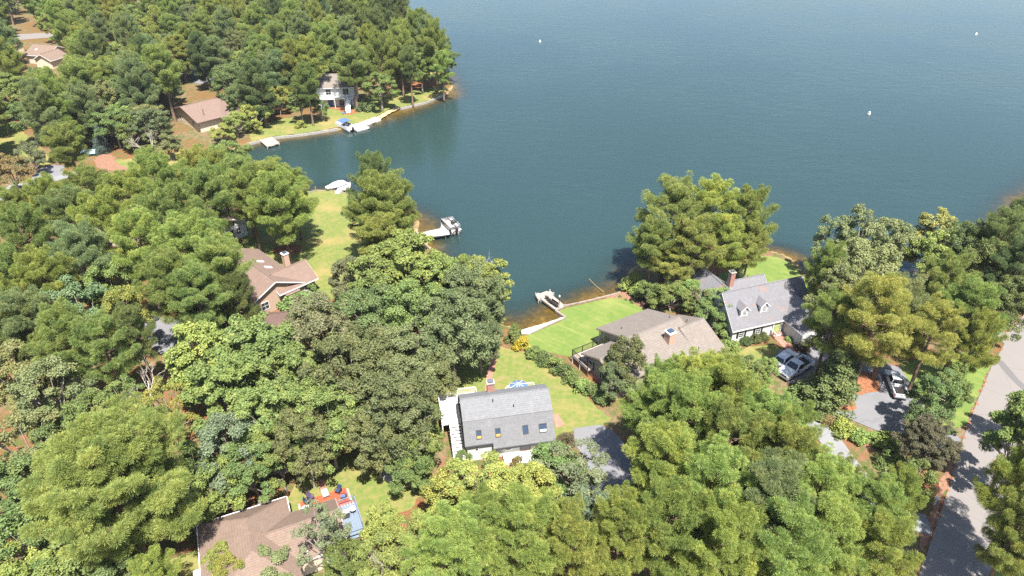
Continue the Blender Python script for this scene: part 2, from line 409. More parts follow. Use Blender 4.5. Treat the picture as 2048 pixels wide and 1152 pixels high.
# natural beaches slope gently, everywhere else the bank is steep
def in_poly(X, Y, poly):
    ins = np.zeros(X.shape, bool); n = len(poly)
    for i in range(n):
        x0, y0 = poly[i]; x1, y1 = poly[(i + 1) % n]
        if y0 == y1: continue
        c = ((y0 > Y) != (y1 > Y)) & (X < (x1 - x0) * (Y - y0) / (y1 - y0) + x0)
        ins ^= c
    return ins
def dist_shore(X, Y):
    d = np.full(X.shape, 1e9); n = len(lake_poly)
    for i in range(n):
        ax, ay = lake_poly[i]; bx_, by_ = lake_poly[(i + 1) % n]
        ex, ey = bx_ - ax, by_ - ay
        t = np.clip(((X - ax) * ex + (Y - ay) * ey) / (ex * ex + ey * ey), 0, 1)
        d = np.minimum(d, np.hypot(X - ax - t * ex, Y - ay - t * ey))
    return d
SHELVES = [(P(1085, 634), 5.0), (P(790, 222), 9.0), (P(850, 455), 6.0), (P(895, 560), 6.0), (P(2050, 400), 4.0), (P(1200, 585), 4.0), (P(900, 185), 7.0), (P(1590, 515), 4.0)]
def bed_height(X, Y):
    ins = in_poly(X, Y, lake_poly); d = dist_shore(X, Y)
    wob = 0.25 * np.sin(X * 0.9 + 1.3 * np.sin(Y * 0.7)) + 0.2 * np.sin(Y * 1.1 + X * 0.4)
    din = np.maximum(d + np.where(d < 3, wob * 0.5, wob), 0)
    shelf = np.zeros(X.shape)
    for q, rr_ in SHELVES: shelf = np.maximum(shelf, np.exp(-((X - q.x) ** 2 + (Y - q.y) ** 2) / rr_ ** 2))
    zin = WATER_Z - np.minimum((0.13 * din + 0.010 * din ** 2) * (1 - .86 * shelf), 7.0)
    zout = np.minimum(0.0, WATER_Z + d * 0.62)
    return np.where(ins, zin, zout)
def grid_obj(name, xs, ys, zf, mat, attr=None):
    X, Y = np.meshgrid(xs, ys); Z = zf(X, Y)
    v = np.stack([X, Y, Z], -1).reshape(-1, 3); nx, ny = len(xs), len(ys)
    i = np.arange((ny - 1) * nx).reshape(ny - 1, nx)[:, :-1].ravel()
    f = np.stack([i, i + 1, i + nx + 1, i + nx], -1)
    me = mesh_np(name, v, f); me.materials.append(mat)
    me.polygons.foreach_set('use_smooth', np.ones(len(f), bool))
    if attr is not None:
        a = me.attributes.new(attr[0], 'FLOAT', 'POINT'); a.data.foreach_set('value', attr[1](X, Y).astype(np.float32).ravel())
    o = bpy.data.objects.new(name, me); COL.objects.link(o); return o
def mesh_np(name, v, f):
    me = bpy.data.meshes.new(name); k = f.shape[1]
    me.vertices.add(len(v)); me.vertices.foreach_set('co', np.ascontiguousarray(v, np.float32).ravel())
    me.loops.add(f.size); me.loops.foreach_set('vertex_index', np.ascontiguousarray(f, np.int32).ravel())
    me.polygons.add(len(f)); me.polygons.foreach_set('loop_start', np.arange(0, f.size, k, dtype=np.int32))
    me.update(calc_edges=True); return me

xs = np.concatenate([np.linspace(-4000, -260, 14), np.arange(-200, 170.1, 0.8), np.linspace(230, 4000, 14)])
ys = np.concatenate([np.linspace(-3000, -30, 10), np.arange(10, 262, 0.8), np.linspace(290, 5000, 18)])
tag(grid_obj('ground', xs, ys, bed_height, M_ground), kind='structure')
xw = np.concatenate([np.linspace(-1500, -160, 10), np.arange(-80, 130.1, 1.0), np.linspace(160, 3000, 14)])
yw = np.concatenate([np.arange(70, 300, 1.0), np.linspace(320, 4000, 16)])
tag(grid_obj('lake_water', xw, yw, lambda X, Y: np.full(X.shape, WATER_Z), M_water,
             ('depth', lambda X, Y: np.clip(WATER_Z - bed_height(X, Y), 0, 8))), kind='structure')

rng = random.Random(7)
def ragged(pts, jit=0.25, step=0.7):
    out = []
    n = len(pts)
    for i in range(n):
        a, b = pts[i], pts[(i + 1) % n]; L = (b - a).length; k = max(1, int(L / step))
        for j in range(k):
            p = a.lerp(b, j / k)
            out.append(p + Vector((rng.uniform(-jit, jit), rng.uniform(-jit, jit), 0)))
    return out
sheet_z = [0.0]
def sheet(name, px, mat, z, jit=0.25, step=0.7, world=False):
    sheet_z[0] += 0.0004
    pts = [Vector((p[0], p[1], 0)) for p in px] if world else [P(x, y, 0) for x, y in px]
    if jit: pts = ragged(pts, jit, step)
    pts = [Vector((p.x, p.y, z + sheet_z[0])) for p in pts]
    tris = tessellate_polygon([pts])
    me = bpy.data.meshes.new(name); me.from_pydata([tuple(p) for p in pts], [], [tuple(t) for t in tris])
    bm = bmesh.new(); bm.from_mesh(me)
    for f in bm.faces:
        f.normal_update()
        if f.normal.z < 0: f.normal_flip()
    bm.to_mesh(me); bm.free()
    me.materials.append(mat)
    o = bpy.data.objects.new(name, me); COL.objects.link(o)
    return tag(o, kind='structure')

# lawns
sheet('lawn', [(502, 284), (545, 273), (600, 267), (640, 261), (674, 255), (702, 251), (742, 238), (766, 226), (789, 211), (803, 214), (850, 203), (888, 187), (897, 176), (880, 172), (830, 180), (780, 186), (735, 192), (705, 205), (652, 219), (648, 240), (570, 236), (530, 252), (498, 268)], M_lawn, 0.02)
sheet('lawn', [(600, 386), (632, 380), (663, 379), (704, 387), (758, 400), (812, 422), (826, 445), (824, 464), (838, 486), (852, 500), (862, 522), (872, 552), (885, 585), (820, 610), (700, 610), (640, 590), (600, 560), (540, 530), (490, 495), (480, 470), (530, 430), (575, 395)], M_lawn, 0.02)
sheet('lawn', [(1050, 672), (1090, 656), (1131, 638), (1118, 623), (1128, 617), (1180, 605), (1232, 593), (1262, 600), (1284, 614), (1300, 640), (1260, 690), (1210, 720), (1150, 716), (1075, 700), (1052, 690)], M_lawn_green, 0.02, 0.05)
sheet('lawn', [(1000, 692), (1056, 706), (1110, 740), (1168, 790), (1222, 838), (1200, 856), (1150, 860), (1110, 885), (1050, 880), (930, 840), (860, 800), (840, 760), (900, 730), (960, 712)], M_lawn, 0.02)
sheet('lawn', [(560, 1020), (590, 965), (660, 925), (730, 895), (800, 920), (850, 960), (830, 1010), (760, 1050), (700, 1080), (620, 1040)], M_lawn, 0.02)
sheet('lawn', [(1390, 560), (1450, 545), (1520, 512), (1556, 514), (1586, 528), (1596, 545), (1640, 575), (1560, 600), (1450, 600)], M_lawn_green, 0.02, 0.15)
sheet('lawn', [(1470, 705), (1500, 694), (1550, 690), (1580, 712), (1560, 722), (1510, 728)], M_lawn, 0.02, 0.1)
sheet('lawn', [(-30, 240), (20, 245), (60, 275), (110, 325), (90, 332), (-30, 300)], M_lawn, 0.02)
sheet('lawn', [(60, 380), (130, 368), (230, 372), (250, 390), (150, 410), (60, 410)], M_lawn, 0.02)
sheet('lawn', [(225, 320), (300, 316), (380, 300), (400, 318), (370, 340), (300, 352), (240, 345)], M_lawn, 0.02)
sheet('lawn', [(1800, 730), (1900, 700), (1990, 715), (1975, 745), (1930, 850), (1890, 862), (1860, 860), (1850, 800), (1810, 790)], M_lawn_green, 0.02)
sheet('lawn', [(320, 1130), (400, 1095), (420, 1120), (400, 1150), (330, 1170)], M_lawn, 0.02)
sheet('lawn', [(1990, 1060), (2060, 1000), (2200, 1000), (2200, 1200), (1975, 1200)], M_lawn_green, 0.02)
sheet('lawn', [(830, 130), (880, 125), (890, 150), (850, 160)], M_lawn, 0.02)
sheet('pine_straw_bed', [(760, 186), (800, 183), (860, 173), (895, 170), (890, 160), (830, 166), (780, 172)], M_straw, 0.012)
sheet('pine_straw_bed', [(1310, 575), (1330, 540), (1400, 520), (1500, 530), (1520, 545), (1440, 555), (1400, 570)], M_straw, 0.014)
sheet('pine_straw_bed', [(540, 500), (570, 488), (605, 492), (600, 508), (560, 512)], M_straw, 0.034, 0.2)
sheet('pine_straw_bed', [(1240, 1060), (1245, 1010), (1265, 985), (1300, 955), (1400, 1000), (1450, 1100), (1300, 1160)], M_straw, 0.012)
sheet('pine_straw_bed', [(1690, 735), (1740, 745), (1765, 785), (1720, 790), (1690, 770)], M_straw, 0.085, 0.3)
sheet('pine_straw_bed', [(1655, 812), (1685, 795), (1712, 806), (1712, 818), (1695, 824), (1668, 820)], M_straw, 0.085, 0.2)
sheet('pine_straw_verge', [(1850, 1040), (1880, 960), (1905, 900), (1925, 885), (1885, 1010), (1850, 1110), (1838, 1100)], M_mulch, 0.030, 0.3)
sheet('mulch_bed', [(1205, 597), (1240, 583), (1275, 590), (1310, 622), (1300, 630), (1284, 616), (1262, 602), (1232, 596)], M_mulch, 0.034, 0.1)
sheet('mulch_bed', [(1600, 770), (1650, 830), (1740, 900), (1780, 890), (1700, 850), (1640, 790)], M_mulch, 0.012)
sheet('mulch_bed', [(640, 214), (700, 212), (716, 226), (694, 230), (676, 220)], M_straw, 0.034, 0.2)
sheet('dirt_patch', [(185, 322), (205, 308), (228, 312), (238, 330), (262, 340), (255, 350), (225, 342), (195, 335)], M_mulch, 0.03, 0.5)
sheet('dirt_patch', [(150, 300), (178, 280), (185, 300), (176, 314)], M_straw, 0.03, 0.3)
sheet('sand_beach', [(738, 240), (758, 230), (789, 214), (800, 216), (775, 228), (764, 236), (746, 246)], M_sand, -0.12, 0.2)
sheet('sand_beach', [(1040, 662), (1062, 655), (1095, 645), (1131, 633), (1131, 637), (1096, 651), (1080, 658), (1060, 668), (1045, 668)], M_whitesand, 0.036, 0.1)
sheet('gravel_circle', [(P(790, 948).x + 1.5 * math.cos(a * .35), P(790, 948).y + 1.35 * math.sin(a * .35)) for a in range(18)], M_whitesand, 0.05, 0.05, world=True)

# roads and drives
def strip(pts, w):
    L, Rr = [], []
    for i, p in enumerate(pts):
        t = (pts[min(i + 1, len(pts) - 1)] - pts[max(i - 1, 0)]).normalized(); n = Vector((-t.y, t.x, 0))
        L.append(p + n * w / 2); Rr.append(p - n * w / 2)
    return L + Rr[::-1]
road_left = [P(x, y) for x, y in [(1800, 1290), (1838, 1152), (1889, 1001), (1935, 849), (1982, 735), (2005, 695), (2025, 660), (2070, 600)]]
def off(line, d):
    o = []
    for i, p in enumerate(line):
        t = (line[min(i + 1, len(line) - 1)] - line[max(i - 1, 0)]).normalized(); o.append(p + Vector((t.y, -t.x, 0)) * d)
    return o
sheet('road', [(p.x, p.y) for p in road_left + off(road_left, 5.4)[::-1]], M_asphalt, 0.05, 0.06, world=True)
sheet('road', [(p.x, p.y) for p in strip([P(2010, 690), P(2060, 690), P(2300, 720)], 6.0)], M_asphalt, 0.046, 0.05, world=True)
sheet('tar_patch', [(p.x, p.y) for p in strip([P(1998, 722), P(2030, 760), P(2075, 800)], 1.0)], M_patch, 0.058, 0.02, world=True)
def drift(line, d0, d1, keep):
    # pine straw blown into loose drifts along the road edge
    for a, b in zip(line, line[1:]):
        L = (b - a).length; n = max(1, int(L / 1.1)); t = (b - a).normalized(); o = Vector((t.y, -t.x, 0))
        for k in range(n):
            if rng.random() > keep: continue
            p, q = a.lerp(b, (k + rng.uniform(0, .3)) / n), a.lerp(b, (k + rng.uniform(.7, 1.25)) / n); c0 = rng.uniform(d0, d0 + .2); w = rng.uniform(.12, d1)
            yield [(p.x + o.x * c0, p.y + o.y * c0), ((p.x + q.x) / 2 + o.x * (c0 - w * .3), (p.y + q.y) / 2 + o.y * (c0 - w * .3)), (q.x + o.x * c0, q.y + o.y * c0), ((p.x + q.x) / 2 + o.x * (c0 + w), (p.y + q.y) / 2 + o.y * (c0 + w))]
for poly_ in drift(road_left[1:6], -.15, .42, .62): sheet('pine_straw_edge', poly_, M_straw, 0.060, 0.07, 0.25, world=True)
sheet('driveway', [(1648, 818), (1668, 800), (1690, 735), (1722, 715), (1800, 735), (1840, 800), (1860, 830), (1810, 868), (1768, 868), (1725, 850)], M_drive, 0.036, 0.08)
sheet('driveway', [(1860, 870), (1900, 855), (1922, 880), (1900, 915), (1880, 920)], M_drive, 0.036, 0.08)
sheet('driveway', [(1556, 700), (1580, 700), (1650, 690), (1660, 720), (1640, 770), (1580, 768), (1540, 745)], M_drive, 0.036, 0.08)
sheet('driveway', [(1148, 857), (1200, 850), (1226, 862), (1260, 900), (1310, 945), (1268, 968), (1244, 1005), (1236, 1065), (1170, 1090), (1130, 1130), (1060, 1130), (1140, 1030), (1180, 960), (1170, 920), (1150, 890)], M_drive, 0.036, 0.05)
sheet('concrete_drive', [(p.x, p.y) for p in strip([P(x, y) for x, y in [(1560, 800), (1610, 835), (1650, 868), (1685, 915), (1718, 960), (1760, 1010), (1800, 1040), (1858, 1050)]], 2.7)], M_conc, 0.040, 0.04, world=True)
sheet('concrete_drive', [(p.x, p.y) for p in strip([P(x, y) for x, y in [(-20, 415), (30, 372), (75, 365), (115, 358), (150, 346)]], 2.6)], M_conc, 0.040, 0.04, world=True)
sheet('driveway', [(60, 362), (75, 340), (100, 330), (130, 332), (125, 352), (95, 360)], M_drive, 0.034, 0.08)
sheet('road', [(-40, 90), (20, 82), (90, 76), (140, 80), (140, 70), (90, 66), (10, 70), (-40, 78)], M_asphalt, 0.036, 0.1)
sheet('driveway', [(335, 160), (360, 138), (430, 130), (455, 135), (450, 160), (400, 168)], M_drive, 0.036, 0.1)
sheet('driveway', [(280, 650), (310, 628), (390, 640), (400, 700), (360, 720), (310, 705)], M_drive, 0.036, 0.1)
sheet('brick_path', [(p.x, p.y) for p in strip([P(x, y) for x, y in [(990, 712), (985, 730), (978, 755), (978, 775), (975, 790)]], 0.85)], M_brickpath, 0.05, 0.03, world=True)
sheet('brick_path', [(p.x, p.y) for p in strip([P(x, y) for x, y in [(1555, 672), (1570, 688), (1590, 708)]], 1.5)], M_brickpath, 0.05, 0.0, world=True)
sheet('brick_path', [(1105, 830), (1115, 828), (1130, 850), (1112, 858)], M_brickpath, 0.05, 0.0)
sheet('brick_patio', [(960, 800), (975, 780), (990, 795), (995, 806)], M_brickpath, 0.055, 0.0)
sheet('concrete_walk', [(1018, 905), (1050, 900), (1062, 935), (1040, 940), (1030, 925)], M_conc, 0.044, 0.0)
sheet('stone_path', [(1305, 620), (1320, 622), (1345, 640), (1330, 640)], M_conc, 0.045, 0.03)

def wall_line(name, px, mat, h0, h1, th, label, cat, posts=False):
    pts = [P(x, y, 0) for x, y in px]; root = empty(name, pts[0], 0, label, cat)
    pts = [p - pts[0] for p in pts]
    for a, b in zip(pts, pts[1:]):
        d = b - a; L = d.length; n = max(1, int(L / 3.0))
        for k in range(n):
            p0 = a + d * (k / n); p1 = a + d * ((k + 1) / n); c = (p0 + p1) / 2
            MB().box((c.x, c.y, (h0 + h1) / 2 + rng.uniform(-.02, .02)), ((p1 - p0).length - 0.02, th + rng.uniform(-.02, .02), h1 - h0), math.atan2(d.y, d.x)).build('panel', mat, root)
        if posts:
            MB().box((a.x, a.y, 0.35), (0.16, 0.16, 1.5)).build('post', mat, root)
    return root
wall_line('bulkhead', [(802, 216), (852, 204), (890, 188)], M_stone, -1.0, 0.10, 0.35, 'pale concrete bulkhead curving along the far point lawn', 'bulkhead')
wall_line('bulkhead', [(790, 214), (802, 216)], M_stone, -1.0, 0.12, 0.3, 'short bulkhead return beside the far yellow sand beach', 'bulkhead')
wall_line('bulkhead', [(497, 287), (545, 275), (600, 269), (640, 263), (676, 257)], M_stone, -1.0, 0.10, 0.35, 'pale concrete bulkhead between tan dock and moored blue pontoon boat', 'bulkhead')
wall_line('bulkhead', [(1126, 613), (1180, 601.5), (1240, 586)], M_bulk, -1.0, 0.14, 0.3, 'timber bulkhead edging the bright green lawn right of the dock', 'bulkhead')
wall_line('bulkhead', [(1111, 621), (1131, 635)], M_bulk, -1.0, 0.14, 0.3, 'short timber bulkhead between the dock and the sand beach', 'bulkhead')
wall_line('bulkhead', [(1062, 668), (1098, 651), (1132, 636)], M_bulk, -0.3, 0.16, 0.22, 'low timber edging between white sand and green lawn', 'bulkhead')
wall_line('bulkhead', [(600, 390), (632, 382), (663, 381), (705, 389), (762, 402)], M_bulk, -1.2, 0.12, 0.25, 'weathered timber bulkhead with posts behind covered white boat', 'bulkhead', True)
wall_line('bulkhead', [(832, 462), (845, 484), (861, 498)], M_bulk, -1.0, 0.08, 0.3, 'low bulkhead where the weathered dock meets the lawn', 'bulkhead')

# ------------------------------------------------------------------ houses
def gable_walls(root, x0, x1, y0, y1, eave, ridge, axis, mat, ov=0.35):
    """walls with two gable ends; axis = direction of the ridge"""
    m = MB()
    if axis == 'x':
        yc = (y0 + y1) / 2
        m.extr([(x0, y0, 0), (x0, y1, 0), (x0, y1, eave), (x0, yc, ridge), (x0, y0, eave)], (x1 - x0, 0, 0))
    else:
        xc = (x0 + x1) / 2
        m.extr([(x0, y0, 0), (x1, y0, 0), (x1, y0, eave), (xc, y0, ridge), (x0, y0, eave)], (0, y1 - y0, 0))
    return m.build('wall', mat, root)
def gable_roof(root, x0, x1, y0, y1, eave, ridge, axis, mat, ov=0.35, th=0.14, name='roof', trim=None):
    m = MB(); f = MB()
    if axis == 'x':
        yc = (y0 + y1) / 2; s = (ridge - eave) / ((y1 - y0) / 2); e = eave - s * ov + 0.16; r = ridge + 0.16
        a0, a1 = x0 - ov, x1 + ov
        m.slab([(a0, y0 - ov, e), (a1, y0 - ov, e), (a1, yc, r), (a0, yc, r)], th)
        m.slab([(a0, y1 + ov, e), (a0, yc, r), (a1, yc, r), (a1, y1 + ov, e)], th)
        f.bx(a0 + .02, a1 - .02, y0 - ov - 0.03, y0 - ov + .02, e - 0.24, e - 0.03); f.bx(a0 + .02, a1 - .02, y1 + ov - .02, y1 + ov + 0.03, e - 0.24, e - 0.03)
        for a in (a0, a1):
            for yy in (y0 - ov, y1 + ov):
                f.slab([(a - .03, yy, e - .04), (a + .03, yy, e - .04), (a + .03, yc, r - .04), (a - .03, yc, r - .04)], 0.2)
        cap = MB().tube([(a0, yc, r + .0), (a1, yc, r + .0)], 0.09, 6)
    else:
        xc = (x0 + x1) / 2; s = (ridge - eave) / ((x1 - x0) / 2); e = eave - s * ov + 0.16; r = ridge + 0.16
        a0, a1 = y0 - ov, y1 + ov
        m.slab([(x0 - ov, a0, e), (xc, a0, r), (xc, a1, r), (x0 - ov, a1, e)], th)
        m.slab([(x1 + ov, a0, e), (x1 + ov, a1, e), (xc, a1, r), (xc, a0, r)], th)
        f.bx(x0 - ov - 0.03, x0 - ov + .02, a0 + .02, a1 - .02, e - 0.24, e - 0.03); f.bx(x1 + ov - .02, x1 + ov + 0.03, a0 + .02, a1 - .02, e - 0.24, e - 0.03)
        for a in (a0, a1):
            for xx in (x0 - ov, x1 + ov):
                f.slab([(xx, a - .03, e - .04), (xx, a + .03, e - .04), (xc, a + .03, r - .04), (xc, a - .03, r - .04)], 0.2)
        cap = MB().tube([(xc, a0, r + .0), (xc, a1, r + .0)], 0.09, 6)
    o = m.build(name, mat, root)
    cap.build('ridge_cap', mat, o)
    if trim: f.build('fascia', trim, root)
    return o
def gable(root, *a, wall, roof, ov=0.35, trim=None):
    gable_walls(root, *a, wall); return gable_roof(root, *a, roof, ov=ov, trim=trim)

def window(root, c, ang, w, h, frame, pane=None, cols=2, rows=2, tilt=0.0, deep=0.06, name='window', shutters=None, blind=None):
    """c: centre on the wall face, ang: heading of the outward normal, tilt: lean back (skylights)"""
    Mx = Matrix.Translation(Vector(c)) @ Matrix.Rotation(ang, 4, 'Z') @ Matrix.Rotation(tilt, 4, 'Y')
    # local: x outwards, y along, z up
    f = MB()
    b = 0.07
    for yy in (-w / 2, w / 2): f.box((deep / 2, yy, 0), (deep, b, h + b), M=Mx)
    for zz in (-h / 2, h / 2): f.box((deep / 2 + .003, 0, zz), (deep, w + b, b), M=Mx)
    for i in range(1, cols): f.box((deep * .45, -w / 2 + w * i / cols, 0), (deep * .6, 0.03, h), M=Mx)
    for j in range(1, rows): f.box((deep * .45 + .004, 0, -h / 2 + h * j / rows), (deep * .6, w, 0.03), M=Mx)
    o = f.build(name, frame, root)
    MB().box((0.012, 0, 0), (0.02, w, h), M=Mx).build('pane', pane or M_glass, o)
    if blind: MB().box((0.03, 0, -h / 2 + h * .17), (0.012, w - .08, h * .30), M=Mx).build('blind', blind, o)
    if shutters:
        for sgn in (-1, 1):
            q = MB(); yc = sgn * (w / 2 + 0.22)
            q.box((0.02, yc, 0), (0.04, 0.32, h + 0.1), M=Mx)
            for k in range(5): q.box((0.045, yc, -h * .4 + k * h * .2), (0.02, 0.26, 0.05), M=Mx)
            q.build('shutter', shutters, o)
    return o
def chimney(parent, x, y, z0, z1, w, d, mat, cap=None, screen=None):
    m = MB().bx(x - w / 2, x + w / 2, y - d / 2, y + d / 2, z0, z1)
    o = m.build('chimney', mat, parent)
    MB().bx(x - w / 2 - .08, x + w / 2 + .08, y - d / 2 - .08, y + d / 2 + .08, z1 + .002, z1 + 0.12).build('chimney_cap', cap or M_trim, o)
    q = MB()
    for sx in (-1, 1):
        for sy in (-1, 1): q.box((x + sx * w * .3, y + sy * d * .3, z1 + .2), (.04, .04, .17))
    q.bx(x - w * .38, x + w * .38, y - d * .38, y + d * .38, z1 + .28, z1 + .31)
    q.build('spark_hood', screen or M_rim, o)
    return o
def vent(parent, x, y, z, h=0.45):
    return MB().tube([(x, y, z - .2), (x, y, z + h)], 0.06, 6).build('vent_pipe', M_darkgrey, parent)
def railing(root, pts, z, h, mat, rail=0.05, gap=0.13, post=1.5, name='railing', bal=0.03):
    """posts, top and bottom rail and balusters along a line of points"""
    m = MB()
    for a, b in zip(pts, pts[1:]):
        a, b = Vector((*a, 0)), Vector((*b, 0)); d = b - a; L = d.length; ang = math.atan2(d.y, d.x); c = (a + b) / 2
        m.box((c.x, c.y, z + h), (L, rail * 1.6, rail), ang); m.box((c.x, c.y, z + 0.1), (L, rail, rail * .9), ang)
        n = max(1, int(L / post))
        for k in range(n + 1):
            p = a.lerp(b, k / n); m.box((p.x, p.y, z + h / 2 + .02), (rail * 1.7, rail * 1.7, h + .06), ang)
        if gap:
            n = max(1, int(L / gap))
            for k in range(1, n):
                p = a.lerp(b, k / n); m.box((p.x, p.y, z + h / 2 + .04), (bal, bal, h - .14), ang)
    return m.build(name, mat, root)
def boards(root, x0, x1, y0, y1, z, mat, name='deck_floor', along='x', bw=0.28, th=0.08):
    m = MB()
    if along == 'x':
        n = max(1, round((y1 - y0) / bw)); s = (y1 - y0) / n
        for k in range(n): m.bx(x0, x1, y0 + k * s + .012, y0 + (k + 1) * s - .012, z - th, z + rng.uniform(-.004, .004))
    else:
        n = max(1, round((x1 - x0) / bw)); s = (x1 - x0) / n
        for k in range(n): m.bx(x0 + k * s + .012, x0 + (k + 1) * s - .012, y0, y1, z - th, z + rng.uniform(-.004, .004))
    m.bx(x0 + .02, x1 - .02, y0 + .02, y1 - .02, z - th - .14, z - th - .01)
    return m.build(name, mat, root)
def legs(root, pts, z, mat, name='post', w=0.14, z0=0.0):
    for x, y in pts: MB().bx(x - w / 2, x + w / 2, y - w / 2, y + w / 2, z0, z).build(name, mat, root)

LM = {}     # landmarks used to tell the trees apart: phrase -> world point

# --- white gambrel house in the middle
a_g = R(10.5)
G = empty('gambrel_house', (-5.15, 55.0, 0), a_g, 'white house with grey gambrel shingle roof and four skylights', 'house')
LM['the white gambrel house'] = Vector((0, 59, 0))
WX, WY = 10.2, 8.0
prof = [(0.45, 2.75), (1.75, 5.0), (4.0, 6.3), (6.25, 5.0), (7.55, 2.75)]
MB().extr([(0.15, 0.45, 0), (0.15, 7.55, 0)] + [(0.15, y, z) for y, z in reversed(prof)], (WX - 0.3, 0, 0)).build('wall', M_white, G)
rf = MB(); zr = 0.14
def gr(x0, x1, ya, za, yb, zb): rf.slab([(x0, ya, za + zr), (x1, ya, za + zr), (x1, yb, zb + zr), (x0, yb, zb + zr)], 0.14)
gr(-.15, 3.05, 0.20, 2.55, 1.7, 5.02); gr(3.05, WX + .15, -0.15, 1.98, 1.7, 5.0)
gr(-.15, WX + .15, 1.66, 5.02, 4.0, 6.34); gr(-.15, WX + .15, 6.34, 5.02, 4.0, 6.34); gr(-.15, WX + .15, 7.85, 2.5, 6.3, 5.02)
groof = rf.build('roof', M_roof_grey, G)
MB().tube([(-.15, 4.0, 6.49), (WX + .15, 4.0, 6.49)], 0.07, 6).build('ridge_cap', M_roof_grey, groof)
fm = MB(); fm.bx(-.1, 3.04, .17, .21, 2.36, 2.60); fm.bx(3.07, WX + .1, -.18, -.14, 1.80, 2.03); fm.bx(3.03, 3.07, -.15, .3, 1.84, 2.7)
fm.build('fascia', M_darkgrey, G)
tilt_g = math.atan2(2.45, 1.5)
for xk, wk, hk, fy, bl, pn in ((1.55, .55, .95, .40, M_blind, M_skyglass), (3.75, .55, .95, .50, M_blind, M_skyglass), (6.95, .6, .95, .48, None, M_skyglass), (9.0, .85, .95, .46, None, M_skyglass)):
    yv = 0.2 + 1.5 * fy; zv = 2.55 + 2.47 * fy + zr
    if xk > 3.05: yv = -0.15 + 1.85 * fy; zv = 1.98 + 3.02 * fy + zr
    w = window(groof, (xk, yv, zv + .02), R(-90), wk, hk, M_darkgrey, pn, 1, 1, tilt=-(math.pi / 2 - math.atan2(3.0, 1.85)), deep=0.10, name='skylight', blind=bl or (M_paleblind if xk > 8 else None))
chimney(groof, 3.75, 6.0, 4.4, 6.7, 0.85, 0.75, M_brick, M_stone)
vent(groof, 3.6, 3.3, 6.1); vent(groof, 5.9, 2.5, 5.6)
for xk, w_ in ((1.2, .35), (4.9, .6), (9.0, .6)):
    window(G, (xk, 0.45, 1.45 if xk > 3 else 1.9), R(-90), w_, 0.8, M_trim, None, 1, 2, blind=M_blind if xk == 9.0 else None)
window(G, (6.9, 0.45, 1.2), R(-90), 1.15, 1.3, plain('brown_trim', (0.16, 0.09, 0.05), .6), None, 1, 1, name='entry_door')
window(G, (0.15, 4.2, 4.0), R(180), .8, 1.1, M_trim, None, 2, 2); window(G, (0.15, 2.2, 1.6), R(180), .8, 1.1, M_trim, None, 2, 2)
# side deck, stairs
DK = empty('side_deck', G.matrix_basis @ Vector((-2.4, 4.6, 0)), a_g, 'white upper deck with stairs along left side of gambrel house', 'deck')
boards(DK, 0, 2.35, 0, 4.4, 2.3, M_trim, along='y'); boards(DK, 2.5, 4.8, 3.35, 4.9, 2.3, M_trim, name='deck_walkway')
legs(DK, [(0.1, .1), (0.1, 4.3), (2.2, 4.3), (4.6, 4.7), (1.2, 4.3)], 2.2, M_trim)
railing(DK, [(0.05, 0.1), (0.05, 4.35), (2.4, 4.35)], 2.3, 0.95, M_trim)
railing(DK, [(2.45, 4.85), (4.75, 4.85), (4.75, 3.4)], 2.3, 0.95, M_trim)
for k in range(11):
    MB().bx(0.95, 2.2, -0.36 * k - 0.42, -0.36 * k - .08, 2.3 - .19 * (k + 1) - .06, 2.3 - .19 * (k + 1)).build('tread', M_trim, DK)
sm = MB()
for xx in (0.9, 2.25): sm.extr([(xx, 0, 2.25), (xx, -4.1, .1), (xx, -4.1, -.0), (xx, -3.6, -.0), (xx, 0, 1.95)], (.05, 0, 0))
sm.build('stringer', M_trim, DK)
hm = MB(); hm.tube([(0.92, 0.05, 3.2), (.92, -4.1, 1.05)], .04, 5)
for k in range(6): hm.bx(.89, .95, -.8 * k - .05, -.8 * k + .01, 2.2 - .43 * k, 3.2 - .42 * k)
hm.build('handrail', M_trim, DK)
RD = empty('rear_deck', G.matrix_basis @ Vector((5.9, 7.95, 0)), a_g, 'white railed rear deck behind gambrel house under blue umbrella', 'deck')
boards(RD, 0, 4.2, 0, 3.0, .6, M_trim); legs(RD, [(.1, 2.9), (2.1, 2.9), (4.1, 2.9)], .5, M_trim)
railing(RD, [(0.05, .1), (.05, 2.0), (.9, 2.95), (4.15, 2.95), (4.15, .1)], .6, .95, M_trim)
def umbrella(loc, label):
    U = empty('patio_umbrella', loc, R(20), label, 'umbrella')
    MB().tube([(0, 0, 0.08), (0, 0, 2.45)], .03, 6).build('pole', M_trim, U)
    MB().tube([(0, 0, 0), (0, 0, .1)], .28, 12).build('base', M_darkgrey, U)
    for k in range(8):
        a0, a1 = 2 * math.pi * k / 8, 2 * math.pi * (k + 1) / 8
        c0, c1 = Vector((math.cos(a0) * 1.2, math.sin(a0) * 1.2, 2.05)), Vector((math.cos(a1) * 1.2, math.sin(a1) * 1.2, 2.05))
        MB().slab([(0, 0, 2.55), c0, (c0 + c1) / 2 * 1.0 - Vector((0, 0, .05)), c1], .02).build('canopy_panel', M_blue, U)
        MB().tube([(0, 0, 2.57), c0 + Vector((0, 0, .02))], .028, 4).build('rib', M_trim, U)
umbrella(G.matrix_basis @ Vector((7.8, 9.3, .6)), 'blue patio umbrella with white ribs behind the gambrel roof')
MB().bx(6.1, 7.7, -1.2, 0.4, 0.0, 0.22).build('porch_step', M_trim, G)
MB().bx(4.2, 6.0, -1.0, 0.35, 0.0, 0.5).build('porch_bench', M_trim, G)

